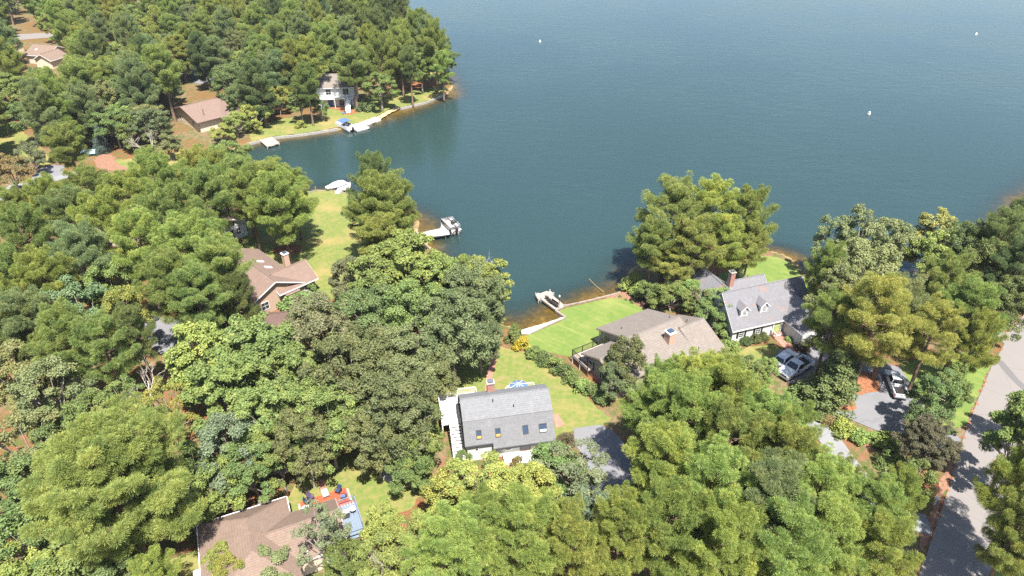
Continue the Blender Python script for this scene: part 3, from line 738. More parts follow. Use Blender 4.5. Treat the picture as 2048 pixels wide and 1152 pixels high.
# --- taupe house with the green lawn
a_t = R(31)
T = empty('taupe_house', (15.5, 72.2, 0), a_t, 'taupe house with broad light brown gable roof beside bright green lawn', 'house')
LM['the taupe-roofed house'] = Vector((21, 72, 0))
tr_ = gable(T, 0, 8.5, -5.9, 5.9, 3.0, 5.2, 'x', wall=M_taupe, roof=M_roof_taupe, ov=.45, trim=plain('taupe_trim', (.24, .2, .17), .6))
gable(T, 7.9, 11.5, -5.8, 2.6, 2.9, 4.9, 'x', wall=M_taupe, roof=M_roof_taupe, ov=.45, trim=MATS['taupe_trim'])
gable(T, -5.0, 0.2, -4.2, 2.7, 2.8, 4.3, 'x', wall=M_taupe, roof=M_roof_taupe, ov=.4, trim=MATS['taupe_trim'])
chimney(tr_, 4.9, -2.5, 3.4, 5.9, 1.05, 1.05, M_tanbrick, M_trim, M_skyglass)
vent(tr_, 1.4, 3.2, 4.1, .4); vent(tr_, 8.0, 1.0, 4.9, .4); vent(tr_, 9.8, -.6, 4.7, .35); vent(tr_, 8.0, -5.0, 3.5, .3)
window(T, (-5.0, 1.4, 1.9), R(180), .8, 1.2, M_trim, None, 1, 2, shutters=M_darkgrey)
window(T, (-5.0, -1.5, 1.9), R(180), .8, 1.2, M_trim, None, 1, 2, shutters=M_darkgrey)
window(T, (-1.4, 2.7, 1.6), R(90), 1.4, 1.9, M_trim, None, 2, 1); window(T, (3.5, 5.9, 1.7), R(90), 2.2, 1.9, M_trim, None, 3, 1)
window(T, (0.0, 4.3, 2.0), R(180), 1.4, 1.6, M_trim, None, 2, 1)
MB().bx(-5.06, -5.0, -4.2, 2.7, 0.0, 0.9).build('skirting', M_brick, T)
TD = empty('lake_deck', T.matrix_basis @ Vector((-5.6, 2.95, 0)), a_t, 'tan deck with black railing on lake side of taupe house', 'deck')
boards(TD, 0, 5.3, 0, 1.9, 1.25, M_tan_wood); boards(TD, 0, .5, -1.8, -.02, 1.25, M_tan_wood, name='deck_walkway', along='y')
legs(TD, [(.1, .1), (.1, 1.8), (2.6, 1.8), (5.1, 1.8)], 1.1, M_trim)
railing(TD, [(.05, -1.7), (.05, 1.85), (5.2, 1.85)], 1.25, 1.0, M_black, .05, .16, 1.3, bal=.022)
MB().bx(.1, .16, -1.7, 1.7, .05, 1.0).build('lattice', M_mulch, TD)
pm = MB(); pm.tube([(0.1, 6.2, 0), (.1, 6.2, 3.0)], .07, 6); pm.build('porch_post', M_trim, T)
boards(T, 0, 4, 5.95, 7.2, .5, M_tan_wood, name='porch_floor')

# --- white house with dormers
a_w = R(19)
Wh = empty('dormer_house', (31.5, 77.4, 0), a_w, 'white house with slate grey roof and two dormers by the point', 'house')
LM['the white dormered house'] = Vector((37, 81, 0))
wr = gable(Wh, -0.1, 13.0, 0.3, 7.4, 2.75, 6.5, 'x', wall=M_white, roof=M_roof_slate, ov=.35, trim=M_trim)
gable(Wh, 8.6, 13.2, -3.7, 3.2, 2.7, 5.0, 'y', wall=M_white, roof=M_roof_slate, ov=.35, trim=M_trim)
gable(Wh, 0.2, 5.4, 6.8, 13.0, 2.8, 4.7, 'y', wall=M_white, roof=M_roof_slate, ov=.35, trim=M_trim)
gable(Wh, 4.8, 10.5, 7.0, 10.8, 2.7, 4.4, 'x', wall=M_white, roof=M_roof_slate, ov=.35, trim=M_trim)
chimney(wr, 4.6, 8.6, 3.6, 6.3, .75, .75, M_brick, M_stone)
vent(wr, 1.7, 2.0, 4.6, .35); vent(wr, 8.4, 9.6, 4.2, .3)
for xd in (1.9, 5.2):
    dm = MB(); dm.extr([(xd - .6, 1.15, 3.55), (xd + .6, 1.15, 3.55), (xd + .6, 1.15, 4.95), (xd, 1.15, 5.55), (xd - .6, 1.15, 4.95)], (0, 2.4, 0))
    d_o = dm.build('dormer', M_white, Wh)
    rr = MB(); rr.slab([(xd - .8, .95, 4.92), (xd, .95, 5.68), (xd, 3.6, 5.68), (xd - .8, 3.6, 4.92)], .09); rr.slab([(xd + .8, .95, 4.92), (xd + .8, 3.6, 4.92), (xd, 3.6, 5.68), (xd, .95, 5.68)], .09)
    rr.build('dormer_roof', M_roof_slate, d_o)
    q = MB(); q.slab([(xd - .84, .90, 4.86), (xd, .90, 5.62), (xd, .95, 5.62), (xd - .84, .95, 4.86)], .14); q.slab([(xd + .84, .90, 4.86), (xd + .84, .95, 4.86), (xd, .95, 5.62), (xd, .90, 5.62)], .14)
    q.build('dormer_trim', M_trim, d_o)
    window(d_o, (xd, 1.15, 4.45), R(-90), .62, .95, M_trim, None, 3, 4)
for xk in (1.4, 4.2):
    window(Wh, (xk, 0.3, 1.55), R(-90), .85, 1.4, M_trim, None, 2, 4, shutters=M_black)
dq = MB().bx(7.0, 7.9, .2, .30, .35, 2.45).build('front_door', plain('green_door', (.28, .36, .12), .5), Wh)
MB().bx(7.72, 7.8, .14, .20, 1.3, 1.4).build('door_handle', M_rim, dq)
for xk in (6.75, 8.15): MB().bx(xk - .1, xk + .1, .12, .28, 0, 2.6).build('pilaster', M_trim, Wh)
st = 0
for k in range(3): MB().bx(6.6, 8.3, -.25 - .35 * k, .1 - .35 * k + .001 * k, 0, .42 - .14 * k).build('step', M_brick, Wh)
railing(Wh, [(6.5, .2), (6.5, -1.0)], 0.25, .8, M_trim, .05, .15, .6)
window(Wh, (-.1, 3.9, 1.6), R(180), .85, 1.4, M_trim, None, 2, 4); window(Wh, (-.1, 3.9, 4.4), R(180), .85, 1.3, M_trim, None, 2, 4)
window(Wh, (0.2, 10.0, 1.5), R(180), 1.6, 1.4, M_trim, None, 2, 2)
MB().bx(9.3, 12.5, -3.76, -3.70, 0.05, 2.25).build('garage_door', M_trim, Wh)

# --- brown-roofed house at the bottom with red and blue decks
a_b = R(24)
B = empty('brown_roof_house', (-31.7, 44.6, 0), a_b, 'low house with wide brown hipped roof beside red and blue decks', 'house')
LM['the blue deck'] = Vector((-24, 43, 0))
hx0, hx1, hy0, hy1, he, hr, rx, ryf = 0.2, 8.6, -10.5, -0.2, 2.6, 4.9, 5.0, -3.3
MB().bx(hx0 + .25, hx1 - .25, hy0 + .25, hy1 - .25, 0, he + .02).build('wall', M_cream, B)
rb = MB()
A_, B_, C_, D_ = (hx0 - .2, hy1 + .2, he), (hx1 + .2, hy1 + .2, he), (hx1 + .2, hy0 - .2, he), (hx0 - .2, hy0 - .2, he)
R1, R2 = (rx, ryf, hr), (rx, hy0 + 3.2, hr)
rb.slab([A_, R1, B_], .12); rb.slab([B_, R1, R2, C_], .12); rb.slab([A_, D_, R2, R1], .12); rb.slab([D_, C_, R2], .12)
rbo = rb.build('roof', M_roof_brown, B)
cp = MB()
for s_, e_ in ((R1, R2), (A_, R1), (B_, R1)): cp.tube([s_, e_], .07, 5)
cp.build('ridge_cap', M_roof_brown, rbo)
fb = MB(); fb.bx(hx0 - .2, hx1 + .2, hy1 + .18, hy1 + .26, he - .22, he + .05); fb.bx(hx1 + .18, hx1 + .26, -2.0, hy1 + .2, he - .22, he + .05); fb.bx(hx0 - .26, hx0 - .18, hy0, hy1 + .2, he - .22, he + .02)
fb.build('gutter', M_trim, B)
gable(B, 5.2, 13.1, -8.2, -2.5, 2.55, 4.1, 'x', wall=M_cream, roof=M_roof_brown, ov=.3, trim=M_trim)
MB().tube([(2.8, -1.5, 3.1), (2.8, -1.5, 3.6)], .08, 8).build('vent_pipe', M_trim, rbo)
MB().tube([(9.6, -8.0, 2.6), (9.6, -8.0, 3.2)], .09, 8).build('vent_pipe', M_trim, rbo)
window(B, (hx0 + .25, -6.2, 1.4), R(180), 1.5, 1.6, M_trim, None, 2, 1, name='bay_window')
MB().bx(-.7, .45, -7.2, -5.0, 2.0, 2.12).build('bay_roof', M_trim, B)
window(B, (9.5, -2.5, 1.3), R(90), 1.5, 1.9, M_trim, None, 2, 1)
RDk = empty('red_deck', B.matrix_basis @ Vector((9.9, -2.1, 0)), a_b, 'low red stained wooden deck behind the brown roofed house', 'deck')
boards(RDk, 0, 5.0, 0, 2.9, .32, M_red_wood, along='y'); MB().bx(-.25, -.02, 0, 2.9, 0, .12).build('stone_edging', M_stone, RDk); MB().bx(5.02, 5.25, -.3, 2.9, 0, .12).build('stone_edging', M_stone, RDk)
BDk = empty('blue_deck', B.matrix_basis @ Vector((13.6, -6.2, 0)), a_b, 'blue painted deck at the right end of brown roofed house', 'deck')
boards(BDk, 0, 1.8, .6, 4.4, .75, M_blue_wood, along='y'); railing(BDk, [(.1, 4.35), (1.75, 4.35), (1.75, .7)], .75, .85, M_blue_wood, .06, .2)
legs(BDk, [(.1, .7), (1.7, .7), (1.7, 4.3), (.1, 4.3)], .6, M_blue_wood)
for k in range(2): MB().bx(.3, 1.6, -.3 * k + .28, -.3 * k + .57, .5 - .22 * k, .58 - .22 * k).build('tread', M_blue_wood, BDk)
def patio_table(loc, r, label, top, h=.72):
    t = empty('patio_table', loc, 0, label, 'table')
    MB().tube([(0, 0, h), (0, 0, h + .035)], r, 18).build('table_top', top, t)
    for k in range(4):
        a = k * math.pi / 2 + .4; MB().tube([(math.cos(a) * r * .75, math.sin(a) * r * .75, 0), (math.cos(a) * r * .5, math.sin(a) * r * .5, h)], .02, 5).build('leg', M_black, t)
    return t
def patio_chair(loc, rz, label, mat, group=None, s=1.0):
    t = empty('patio_chair', loc, rz, label, 'chair', group); t.scale = (s, s, s)
    MB().bx(-.28, .28, -.27, .27, .38, .48).build('seat', mat, t)
    MB().extr([(-.28, .24, .46), (.28, .24, .46), (.28, .40, .98), (-.28, .40, .98)], (0, .06, .02)).build('backrest', mat, t)
    for sx in (-1, 1):
        MB().bx(sx * .31 - .03, sx * .31 + .03, -.26, .28, .60, .65).build('armrest', M_black, t)
        for yy in (-.22, .24): MB().tube([(sx * .28, yy, 0), (sx * .3, yy, .62)], .02, 5).build('leg', M_black, t)
    return t
LB = lambda x, y, z: B.matrix_basis @ Vector((x, y, z))
patio_table(LB(10.35, -1.0, .33), .45, 'round white table at the left edge of red deck', M_trim)
patio_table(LB(14.85, -3.4, .76), .34, 'round white table standing on the blue deck', M_trim)
patio_chair(LB(10.7, .2, .33), R(100), 'navy cushioned chair near round white table on red deck', M_navy, s=.95)
patio_chair(LB(11.1, .55, .33), R(60), 'purple cushioned chair at far left of red deck', plain('purple_fabric', (.06, .045, .09), .8, .2), s=.95)
patio_chair(LB(14.0, .3, .33), R(-20), 'navy cushioned chair at far right corner of red deck', M_navy, s=.95)
patio_chair(LB(14.3, -.75, .33), R(-80), 'blue cushioned chair at right side of red deck', M_blue, s=.95)
lg = empty('lounge_chair', LB(12.6, 1.0, 0.0), a_b + R(5), 'brown reclining lounge chair with footrest at rear edge of red deck', 'lounger')
MB().bx(-.35, .35, -.9, .2, .62, .70).build('footrest', M_grey_wood, lg); MB().extr([(-.35, .22, .62), (.35, .22, .62), (.35, 1.0, 1.2), (-.35, 1.0, 1.2)], (0, .05, .08)).build('backrest', M_mulch, lg)
for sx in (-1, 1):
    for yy in (-.8, .7): MB().bx(sx * .33 - .025, sx * .33 + .025, yy - .025, yy + .025, 0.0 if yy > 0 else .33, .64).build('leg', M_black, lg)
gr_ = empty('barbecue_grill', LB(14.05, -3.6, .76), a_b, 'dark lidded barbecue grill on the blue deck beside the roof', 'grill')
MB().bx(-.35, .35, -.25, .25, .1, .8).build('cabinet', M_darkgrey, gr_); MB().tube([(-.4, 0, .85), (.4, 0, .85)], .27, 10).build('lid', M_grey_wood, gr_)
fp = empty('flower_trough', LB(14.5, -2.1, .76), a_b, 'row of white flower pots along the blue deck railing', 'planter')
for k in range(5): 
    q = MB().tube([(-.6 + .3 * k, 0, 0), (-.6 + .3 * k, 0, .28)], [.11, .15], 8).build('pot', M_trim, fp)
    MB().tube([(-.6 + .3 * k, 0, .28), (-.6 + .3 * k, 0, .34), (-.6 + .3 * k, 0, .45)], [.13, .17, .05], 7).build('flowers', plain('flower_heads', (.4, .12, .12), .8, .5, 12), q)
tl = empty('trash_bin', LB(9.15, -1.75, 0), a_b, 'black lidded bin in the corner behind the brown roof', 'bin')
MB().bx(-.35, .35, -.3, .3, 0, .9).build('bin_body', M_black, tl); MB().bx(-.38, .38, -.33, .33, .9, .98).build('lid', M_black, tl)

# --- brick house on the left lawn
a_k = R(46)
K = empty('brick_house', (-35.8, 86.7, 0), a_k, 'tan brick house with red brown roof, skylights and chimney by lawn', 'house')
LM['the tan brick house'] = Vector((-37, 91, 0))
kr = gable(K, -4.3, 4.3, 0, 14, 2.9, 4.9, 'y', wall=M_tanbrick, roof=M_roof_red, ov=.45, trim=M_trim)
gable(K, 0.5, 6.4, -.2, 5.0, 2.85, 4.7, 'x', wall=M_tanbrick, roof=M_roof_red, ov=.45, trim=M_trim)
chimney(kr, 5.1, 5.6, 0, 5.3, .85, .85, M_tanbrick, M_trim, M_skyglass)
for yk in (5.6, 8.2): window(kr, (2.0, yk, 4.12), R(0), .6, 1.1, M_trim, M_paleblind, 1, 1, tilt=-R(65), deep=.1, name='skylight')
vent(kr, .5, 2.0, 4.7, .3)
MB().bx(5.0, 6.3, -.26, -.2, 0.0, .9).build('siding_panel', M_trim, K)
window(K, (5.3, -.2, 1.75), R(-90), 1.7, 1.2, M_trim, None, 2, 1)
window(K, (2.2, -.2, 1.5), R(-90), 1.6, 1.2, M_trim, None, 3, 1, name='bay_window')
MB().slab([(1.0, -.1, 2.45), (1.0, -.95, 2.2), (3.4, -.95, 2.2), (3.4, -.1, 2.45)], .1).build('bay_roof', M_roof_red, K)
MB().bx(1.2, 3.2, -.85, -.2, .5, .75).build('bay_sill', M_trim, K)
window(K, (-2.2, 0, 1.5), R(-90), 1.2, 1.3, M_trim, None, 2, 2); window(K, (6.4, 2.4, 1.5), R(0), 1.8, 1.8, M_trim, None, 2, 1)
# white garage
gp = P(474, 479, 0)
GA = empty('white_garage', gp, R(52), 'small white gabled garage with brown roof and paired windows', 'garage')
LM['the white garage'] = gp.copy()
gable(GA, -2.3, 2.3, 0, 7.5, 2.6, 4.2, 'y', wall=M_white, roof=M_roof_brown, ov=.4, trim=M_trim)
for xk in (-.7, .7): window(GA, (xk, 0, 1.5), R(-90), .8, 1.3, M_trim, None, 2, 2)
window(GA, (0, 0, 3.2), R(-90), .4, .4, M_darkgrey, None, 1, 1, name='gable_vent')
# dark shed roof
sp = P(548, 664, 0)
SH = empty('dark_roof_shed', sp, R(12), 'dark brown shed roof half hidden between oaks and brick house', 'shed')
LM['the dark shed roof'] = sp.copy()
gable(SH, -3.0, 2.2, -1.6, 1.6, 2.2, 3.1, 'x', wall=M_cream, roof=M_roof_dark, ov=.3, trim=None)
window(SH, (0, -1.6, 1.2), R(-90), .8, .8, M_trim, None, 2, 2)

# --- far houses
fp_ = P(646, 214, 0)
FH = empty('lakeside_white_house', fp_, R(6), 'white two storey lakeside house with blue door on far point', 'house')
LM['the far lakeside house'] = Vector((fp_.x + 4, fp_.y + 4, 0))
gable(FH, -1.5, 9.0, 0, 8, 5.4, 7.6, 'x', wall=M_white, roof=M_roof_taupe, ov=.5, trim=M_trim)
boards(FH, -.2, 8.6, -1.8, -.02, 2.7, M_trim, name='balcony_floor'); railing(FH, [(-.15, -1.75), (8.55, -1.75)], 2.7, .95, M_trim, .06, .2)
legs(FH, [(-.1, -1.7), (3.6, -1.7), (6.2, -1.7), (8.4, -1.7)], 2.6, M_trim, name='post')
MB().bx(1.6, 2.9, -.06, 0.0, .05, 2.1).build('blue_door', M_blue, FH)
window(FH, (5.4, 0, 1.2), R(-90), 1.8, 2.0, M_trim, None, 2, 1, name='sliding_door'); window(FH, (6.6, 0, 4.0), R(-90), 1.6, 1.9, M_trim, None, 2, 1); window(FH, (2, 0, 4.0), R(-90), 1.4, 1.5, M_trim, None, 2, 2)
ss = MB(); ss.extr([(6.6, -1.85, 2.7), (6.6, -5.6, .2), (6.6, -5.6, 0), (6.6, -1.85, 2.5)], (1.3, 0, 0)); ss.build('stair_ramp', M_trim, FH)
for k in range(10): MB().bx(6.62, 7.88, -1.9 - .37 * k - .34, -1.9 - .37 * k, 2.74 - .25 * k - .22, 2.74 - .25 * k - .14).build('tread', M_trim, FH)
kb = P(690, 226, 0)
KY = empty('kayak', kb, R(70), 'small blue kayak lying beside the white stairs of far house', 'kayak')
MB().tube([(-1.3, 0, .2), (-.9, 0, .2), (0, 0, .2), (.9, 0, .2), (1.3, 0, .2)], [.03, .22, .3, .22, .03], 8).build('hull', M_blue, KY, True)
MB().bx(-.4, .4, -.16, .16, .44, .5).build('cockpit', M_black, KY)
e0 = P(337, 216, 3.0); e1 = P(394, 244, 3.0); e0.z = e1.z = 0; ac = math.atan2(e1.y - e0.y, e1.x - e0.x); wc = (e1 - e0).length
FB = empty('far_brown_house', e0, ac, 'tan walled house with pinkish brown roof beyond the cove', 'house')
LM['the pinkish cove house'] = (e0 + e1) / 2 + Vector((3, 5, 0))
gable(FB, .5, wc - .5, .6, 12.0, 2.8, 4.9, 'y', wall=M_cream, roof=M_roof_red, ov=.7, trim=M_roof_dark)
gable(FB, wc - 5, wc + 4.5, 6.5, 13.5, 2.8, 4.7, 'x', wall=M_cream, roof=M_roof_red, ov=.6, trim=M_roof_dark)
window(FB, (wc * .3, .6, 1.4), R(-90), 1.4, 1.2, M_trim, None, 2, 2); window(FB, (wc * .75, .6, 1.4), R(-90), 1.2, 1.3, M_trim, None, 2, 2)
MB().tube([(wc - 2.2, 3.0, 3.0), (wc - 2.2, 3.0, 5.0)], .14, 8).build('flue', M_rim, FB)
t2 = P(78, 128, 0)
FT = empty('corner_brown_house', t2, R(-14), 'pink brown roofed house at upper left among pines', 'house')
LM['the upper left house'] = Vector((t2.x, t2.y + 4, 0))
gable(FT, -4, 4.5, 0, 9, 2.9, 4.9, 'x', wall=M_cream, roof=M_roof_brown, ov=.5, trim=M_trim)
gable(FT, 3.5, 9.5, -4.0, 2.5, 2.8, 4.4, 'y', wall=M_cream, roof=M_roof_brown, ov=.5, trim=M_trim)
window(FT, (0, 0, 1.5), R(-90), 1.6, 1.3, M_trim, None, 2, 2)
window(FT, (-1.2, 2.0, 4.0), R(-90), .6, .7, M_trim, M_paleblind, 1, 1, tilt=-R(66), deep=.1, name='skylight')
t3 = P(8, 112, 0)
FC = empty('edge_house', t3, R(-20), 'brown roof corner at left edge of the frame near top', 'house')
gable(FC, -9, 1.0, 0, 7, 2.8, 4.6, 'x', wall=M_cream, roof=M_roof_brown, ov=.5, trim=M_trim); window(FC, (-1, 0, 1.5), R(-90), 1.2, 1.2, M_trim, None, 2, 2)
t4 = P(625, 98, 0)
FD = empty('wood_hidden_house', t4, R(12), 'grey brown roof glimpsed between pines behind the lakeside house', 'house')
LM['the hidden far roof'] = t4.copy()
gable(FD, -5, 8, 0, 8, 2.9, 5.2, 'x', wall=M_cream, roof=M_roof_taupe, ov=.5, trim=M_trim); window(FD, (1, 0, 1.5), R(-90), 1.4, 1.2, M_trim, None, 2, 2)
t5 = P(770, 130, 0)
FE = empty('point_house', t5, R(-8), 'grey roofed house behind the pines of the far point', 'house')
gable(FE, -4, 7, 0, 7.5, 2.9, 5.0, 'x', wall=M_cream, roof=M_roof_taupe, ov=.5, trim=M_trim); window(FE, (1, 0, 1.5), R(-90), 1.4, 1.2, M_trim, None, 2, 2)
LM['the far point'] = P(860, 165, 0)
t6 = P(240, 490, 0)
FF = empty('pine_hidden_house', t6, R(25), 'tan roof barely showing between the left hand pines', 'house')
gable(FF, -3, 4.5, 0, 6, 2.6, 4.2, 'x', wall=M_cream, roof=M_roof_taupe, ov=.4, trim=M_trim); window(FF, (1, 0, 1.4), R(-90), 1.2, 1.1, M_trim, None, 2, 2)

# ------------------------------------------------------------------ docks, boats, buoys
def dock(name, px, z, mat, label, piles=True, th=0.12, bw=0.3):
    pts = [P(x, y, z) for x, y in px]; c = sum(pts, Vector()) / len(pts)
    root = empty(name, (c.x, c.y, 0), 0, label, 'dock')
    poly = [(p.x - c.x, p.y - c.y) for p in pts]
    # planks laid across the long side, clipped to the outline
    li = max(range(len(poly)), key=lambda i: (Vector(poly[i]) - Vector(poly[(i + 1) % len(poly)])).length)
    u = (Vector(poly[(li + 1) % len(poly)]) - Vector(poly[li])).normalized(); w = Vector((-u.y, u.x)); m = MB()
    us = [Vector(p).dot(u) for p in poly]; ws = [Vector(p).dot(w) for p in poly]; k0 = min(us)
    while k0 < max(us) - .02:
        k1 = min(k0 + bw, max(us)); kc = (k0 + k1) / 2; cr = []
        for i in range(len(poly)):
            a, b = us[i], us[(i + 1) % len(poly)]
            if (a > kc) != (b > kc): cr.append(ws[i] + (ws[(i + 1) % len(poly)] - ws[i]) * (kc - a) / (b - a))
        cr.sort()
        for c0, c1_ in zip(cr[::2], cr[1::2]):
            q = u * kc + w * ((c0 + c1_) / 2)
            m.box((q.x, q.y, z - th / 2 + rng.uniform(-.008, .008)), (k1 - k0 - .03, c1_ - c0, th), math.atan2(u.y, u.x))
        k0 = k1
    m.build('deck_boards', mat, root)
    ins = [(x * .985, y * .985) for x, y in poly]
    MB().prism(ins, z - th - .22, z - th - .004).build('frame', M_grey_wood, root)
    if piles:
        for x, y in poly:
            MB().tube([(x * .96, y * .96, -2.2), (x * .96, y * .96, z + .25)], .09, 7).build('pile', M_grey_wood, root)
    # board seams: thin dark gaps standing a hair proud
    L = max(range(len(poly)), key=lambda i: (Vector(poly[i]) - Vector(poly[(i + 1) % len(poly)])).length)
    return root
dock('floating_dock', [(697, 247), (748, 233.5), (762, 238.6), (729, 250), (735, 255.4), (714, 261), (700, 253)], 0.0, M_dockwhite, 'long white floating dock beside the moored blue pontoon boat', False, .3, 1.2)
for k, (x0, y0, x1, y1) in enumerate([(739, 236, 750, 243), (728, 239, 738, 246)]):
    pass
dock('tan_dock', [(518.5, 279.6), (543, 273.7), (559, 285.5), (534, 292.8)], 0.15, M_peach_wood, 'square peach coloured timber dock on the far cove shore')
dock('lift_dock', [(669, 386), (684, 364.7), (701, 365.4), (700, 378.7), (685, 378), (680, 386)], 0.15, M_dockwhite, 'white dock beside covered white boat at the lawn corner')
dock('weathered_dock', [(834, 467), (882, 456), (888, 463), (846, 475), (838, 473)], 0.15, M_grey_wood, 'weathered grey dock reaching out to the moored pontoon boat')
dock('swim_platform', [(884, 470), (882, 448), (905, 443), (918, 464)], 0.08, M_grey_wood, 'weathered square platform under the moored silver pontoon boat')
dock('t_dock', [(1070.3, 588), (1100, 581), (1107.7, 587), (1104.7, 590), (1131, 612), (1111.3, 620), (1081.3, 597.4), (1076, 599)], 0.12, M_tan_wood, 'tan T shaped dock with dark chairs beside green lawn')
LM['the tan T-shaped dock'] = P(1100, 600)
TDp = lambda x, y: P(x, y, 0.13)
for i, (x, y, a, lab) in enumerate([(1094, 598, 120, 'dark folding chair nearest the head of the T dock'), (1098, 602, 125, 'dark folding chair in the middle of the T dock'), (1101, 605.5, 130, 'dark folding chair nearest the lawn on the T dock')]):
    patio_chair(TDp(x, y), R(a), lab, M_black, 'dark chairs on the T dock', 0.8)
bn = empty('dock_bench', TDp(1108, 611), R(-52), 'long dark bench on the T dock near the lamp post', 'bench')
MB().bx(-.8, .8, -.2, .2, .4, .46).build('seat', M_black, bn); MB().bx(-.8, .8, .18, .23, .5, .85).build('backrest', M_black, bn)
for sx in (-.7, .7): MB().bx(sx - .04, sx + .04, -.18, .2, 0, .4).build('leg', M_black, bn)
lp = empty('dock_lamp', P(1118, 616, 0.12), 0, 'thin black lamp post where T dock meets the lawn', 'lamp post')
MB().tube([(0, 0, 0), (0, 0, 2.0)], .045, 6).build('post', M_black, lp); MB().tube([(0, 0, 2.0), (0, 0, 2.08), (0, 0, 2.3), (0, 0, 2.4)], [.06, .13, .11, .02], 8).build('lantern', M_lamp, lp)
cr = empty('water_rope', P(1206, 586, WATER_Z + .02), 0, 'pale rope running from the bulkhead out over the water', 'rope')
q0 = P(1178, 558, WATER_Z + .03) - P(1206, 586, WATER_Z + .02)
MB().tube([(0.1, -.2, .3), (q0.x * .5, q0.y * .5, .04), (q0.x, q0.y, .03)], .035, 5).build('rope_line', M_sand, cr)

def pontoon_boat(loc, rz, label, L=6.6, Wd=2.5, cover=None, seatmat=None):
    M_side = M_trim if cover else M_rim
    b = empty('pontoon_boat', loc, rz, label, 'boat')
    for sy in (-1, 1):
        y = sy * (Wd / 2 - .38)
        MB().tube([(-L / 2, y, .18), (-L / 2 + .05, y, .18), (L / 2 - .9, y, .18), (L / 2 - .3, y, .28), (L / 2, y, .42)], [.22, .30, .30, .24, .05], 10).build('pontoon', M_rim, b, True)
    MB().bx(-L / 2, L / 2 - .15, -Wd / 2, Wd / 2, .50, .58).build('deck_floor', M_grey_wood, b)
    sides = [(-L / 2 + .5, L / 2 - .4, -Wd / 2 + .03), (-L / 2 + .5, L / 2 - .4, Wd / 2 - .03)]
    for x0, x1, y in sides: MB().bx(x0, x1, y - .03, y + .03, .60, 1.2).build('side_panel', M_side, b)
    for x in (-L / 2 + .5, L / 2 - .4): MB().bx(x - .03, x + .03, -Wd / 2 + .1, Wd / 2 - .1, .60, 1.2).build('end_panel', M_side, b)
    rl = MB()
    for x0, x1, y in sides: rl.tube([(x0, y, 1.24), (x1, y, 1.24)], .03, 5)
    rl.build('rail', M_rim, b)
    sm_ = seatmat or M_trim
    for x, y, w, d in ((L / 2 - 1.1, -.8, 1.2, .6), (L / 2 - 1.1, .8, 1.2, .6), (-L / 2 + 1.3, -.75, 1.3, .65), (-L / 2 + 1.2, .75, 1.1, .6)):
        st_ = MB().bx(x - w / 2, x + w / 2, y - d / 2, y + d / 2, .59, 1.0).build('seat', sm_, b)
        s = 1 if y > 0 else -1
        MB().bx(x - w / 2, x + w / 2, y + s * d / 2 - .1 * (s > 0) - .0, y + s * d / 2 + .1 * (s < 0), 1.003, 1.32).build('backrest', sm_, st_)
    cs = MB().bx(-.1, .5, -.85, -.2, .59, 1.35).build('console', M_darkgrey if not cover else M_trim, b)
    MB().tube([(-.15, -.5, 1.25), (-.2, -.5, 1.3)], .17, 10).build('steering_wheel', M_black, cs)
    mo = MB().bx(-L / 2 - .5, -L / 2 - .05, -.22, .22, .55, 1.25).build('outboard_motor', M_black, b, bevel=.06)
    MB().bx(-L / 2 - .32, -L / 2 - .16, -.07, .07, -.4, .55).build('motor_leg', M_black, mo)
    if cover:
        pr = [(-1.25, 2.0), (-1.0, 2.2), (-.4, 2.32), (.4, 2.32), (1.0, 2.2), (1.25, 2.0)]
        bm_ = MB().extr([(-1.5, y, z) for y, z in pr] + [(-1.5, y, z - .05) for y, z in reversed(pr)], (2.7, 0, 0)).build('bimini_top', cover, b)
        fr = MB()
        for x in (-1.4, 1.1):
            for sy in (-1, 1): fr.tube([(x * .4 - .2, sy * 1.2, 1.2), (x, sy * 1.2, 2.02)], .02, 5)
        fr.build('bimini_frame', M_rim, bm_)
        MB().bx(L / 2 - 1.9, L / 2 - .5, -Wd / 2 - .0, -Wd / 2 + .02, .75, 1.08).build('stripe', cover, b); MB().bx(-1.6, .3, -Wd / 2 - .0, -Wd / 2 + .02, .75, 1.08).build('stripe', cover, b)
    return b
c1 = P(691, 257, WATER_Z)
pontoon_boat((c1.x, c1.y, WATER_Z), R(134), 'white pontoon boat with blue bimini top moored at far lawn', 6.6, 2.4, M_blue)
c2 = P(899, 459, WATER_Z)
pontoon_boat((c2.x + .3, c2.y, WATER_Z + .35), R(118), 'silver grey pontoon boat without top at end of weathered dock', 5.0, 2.2, None, plain('grey_vinyl', (0.27, 0.27, 0.28), .6, .15))
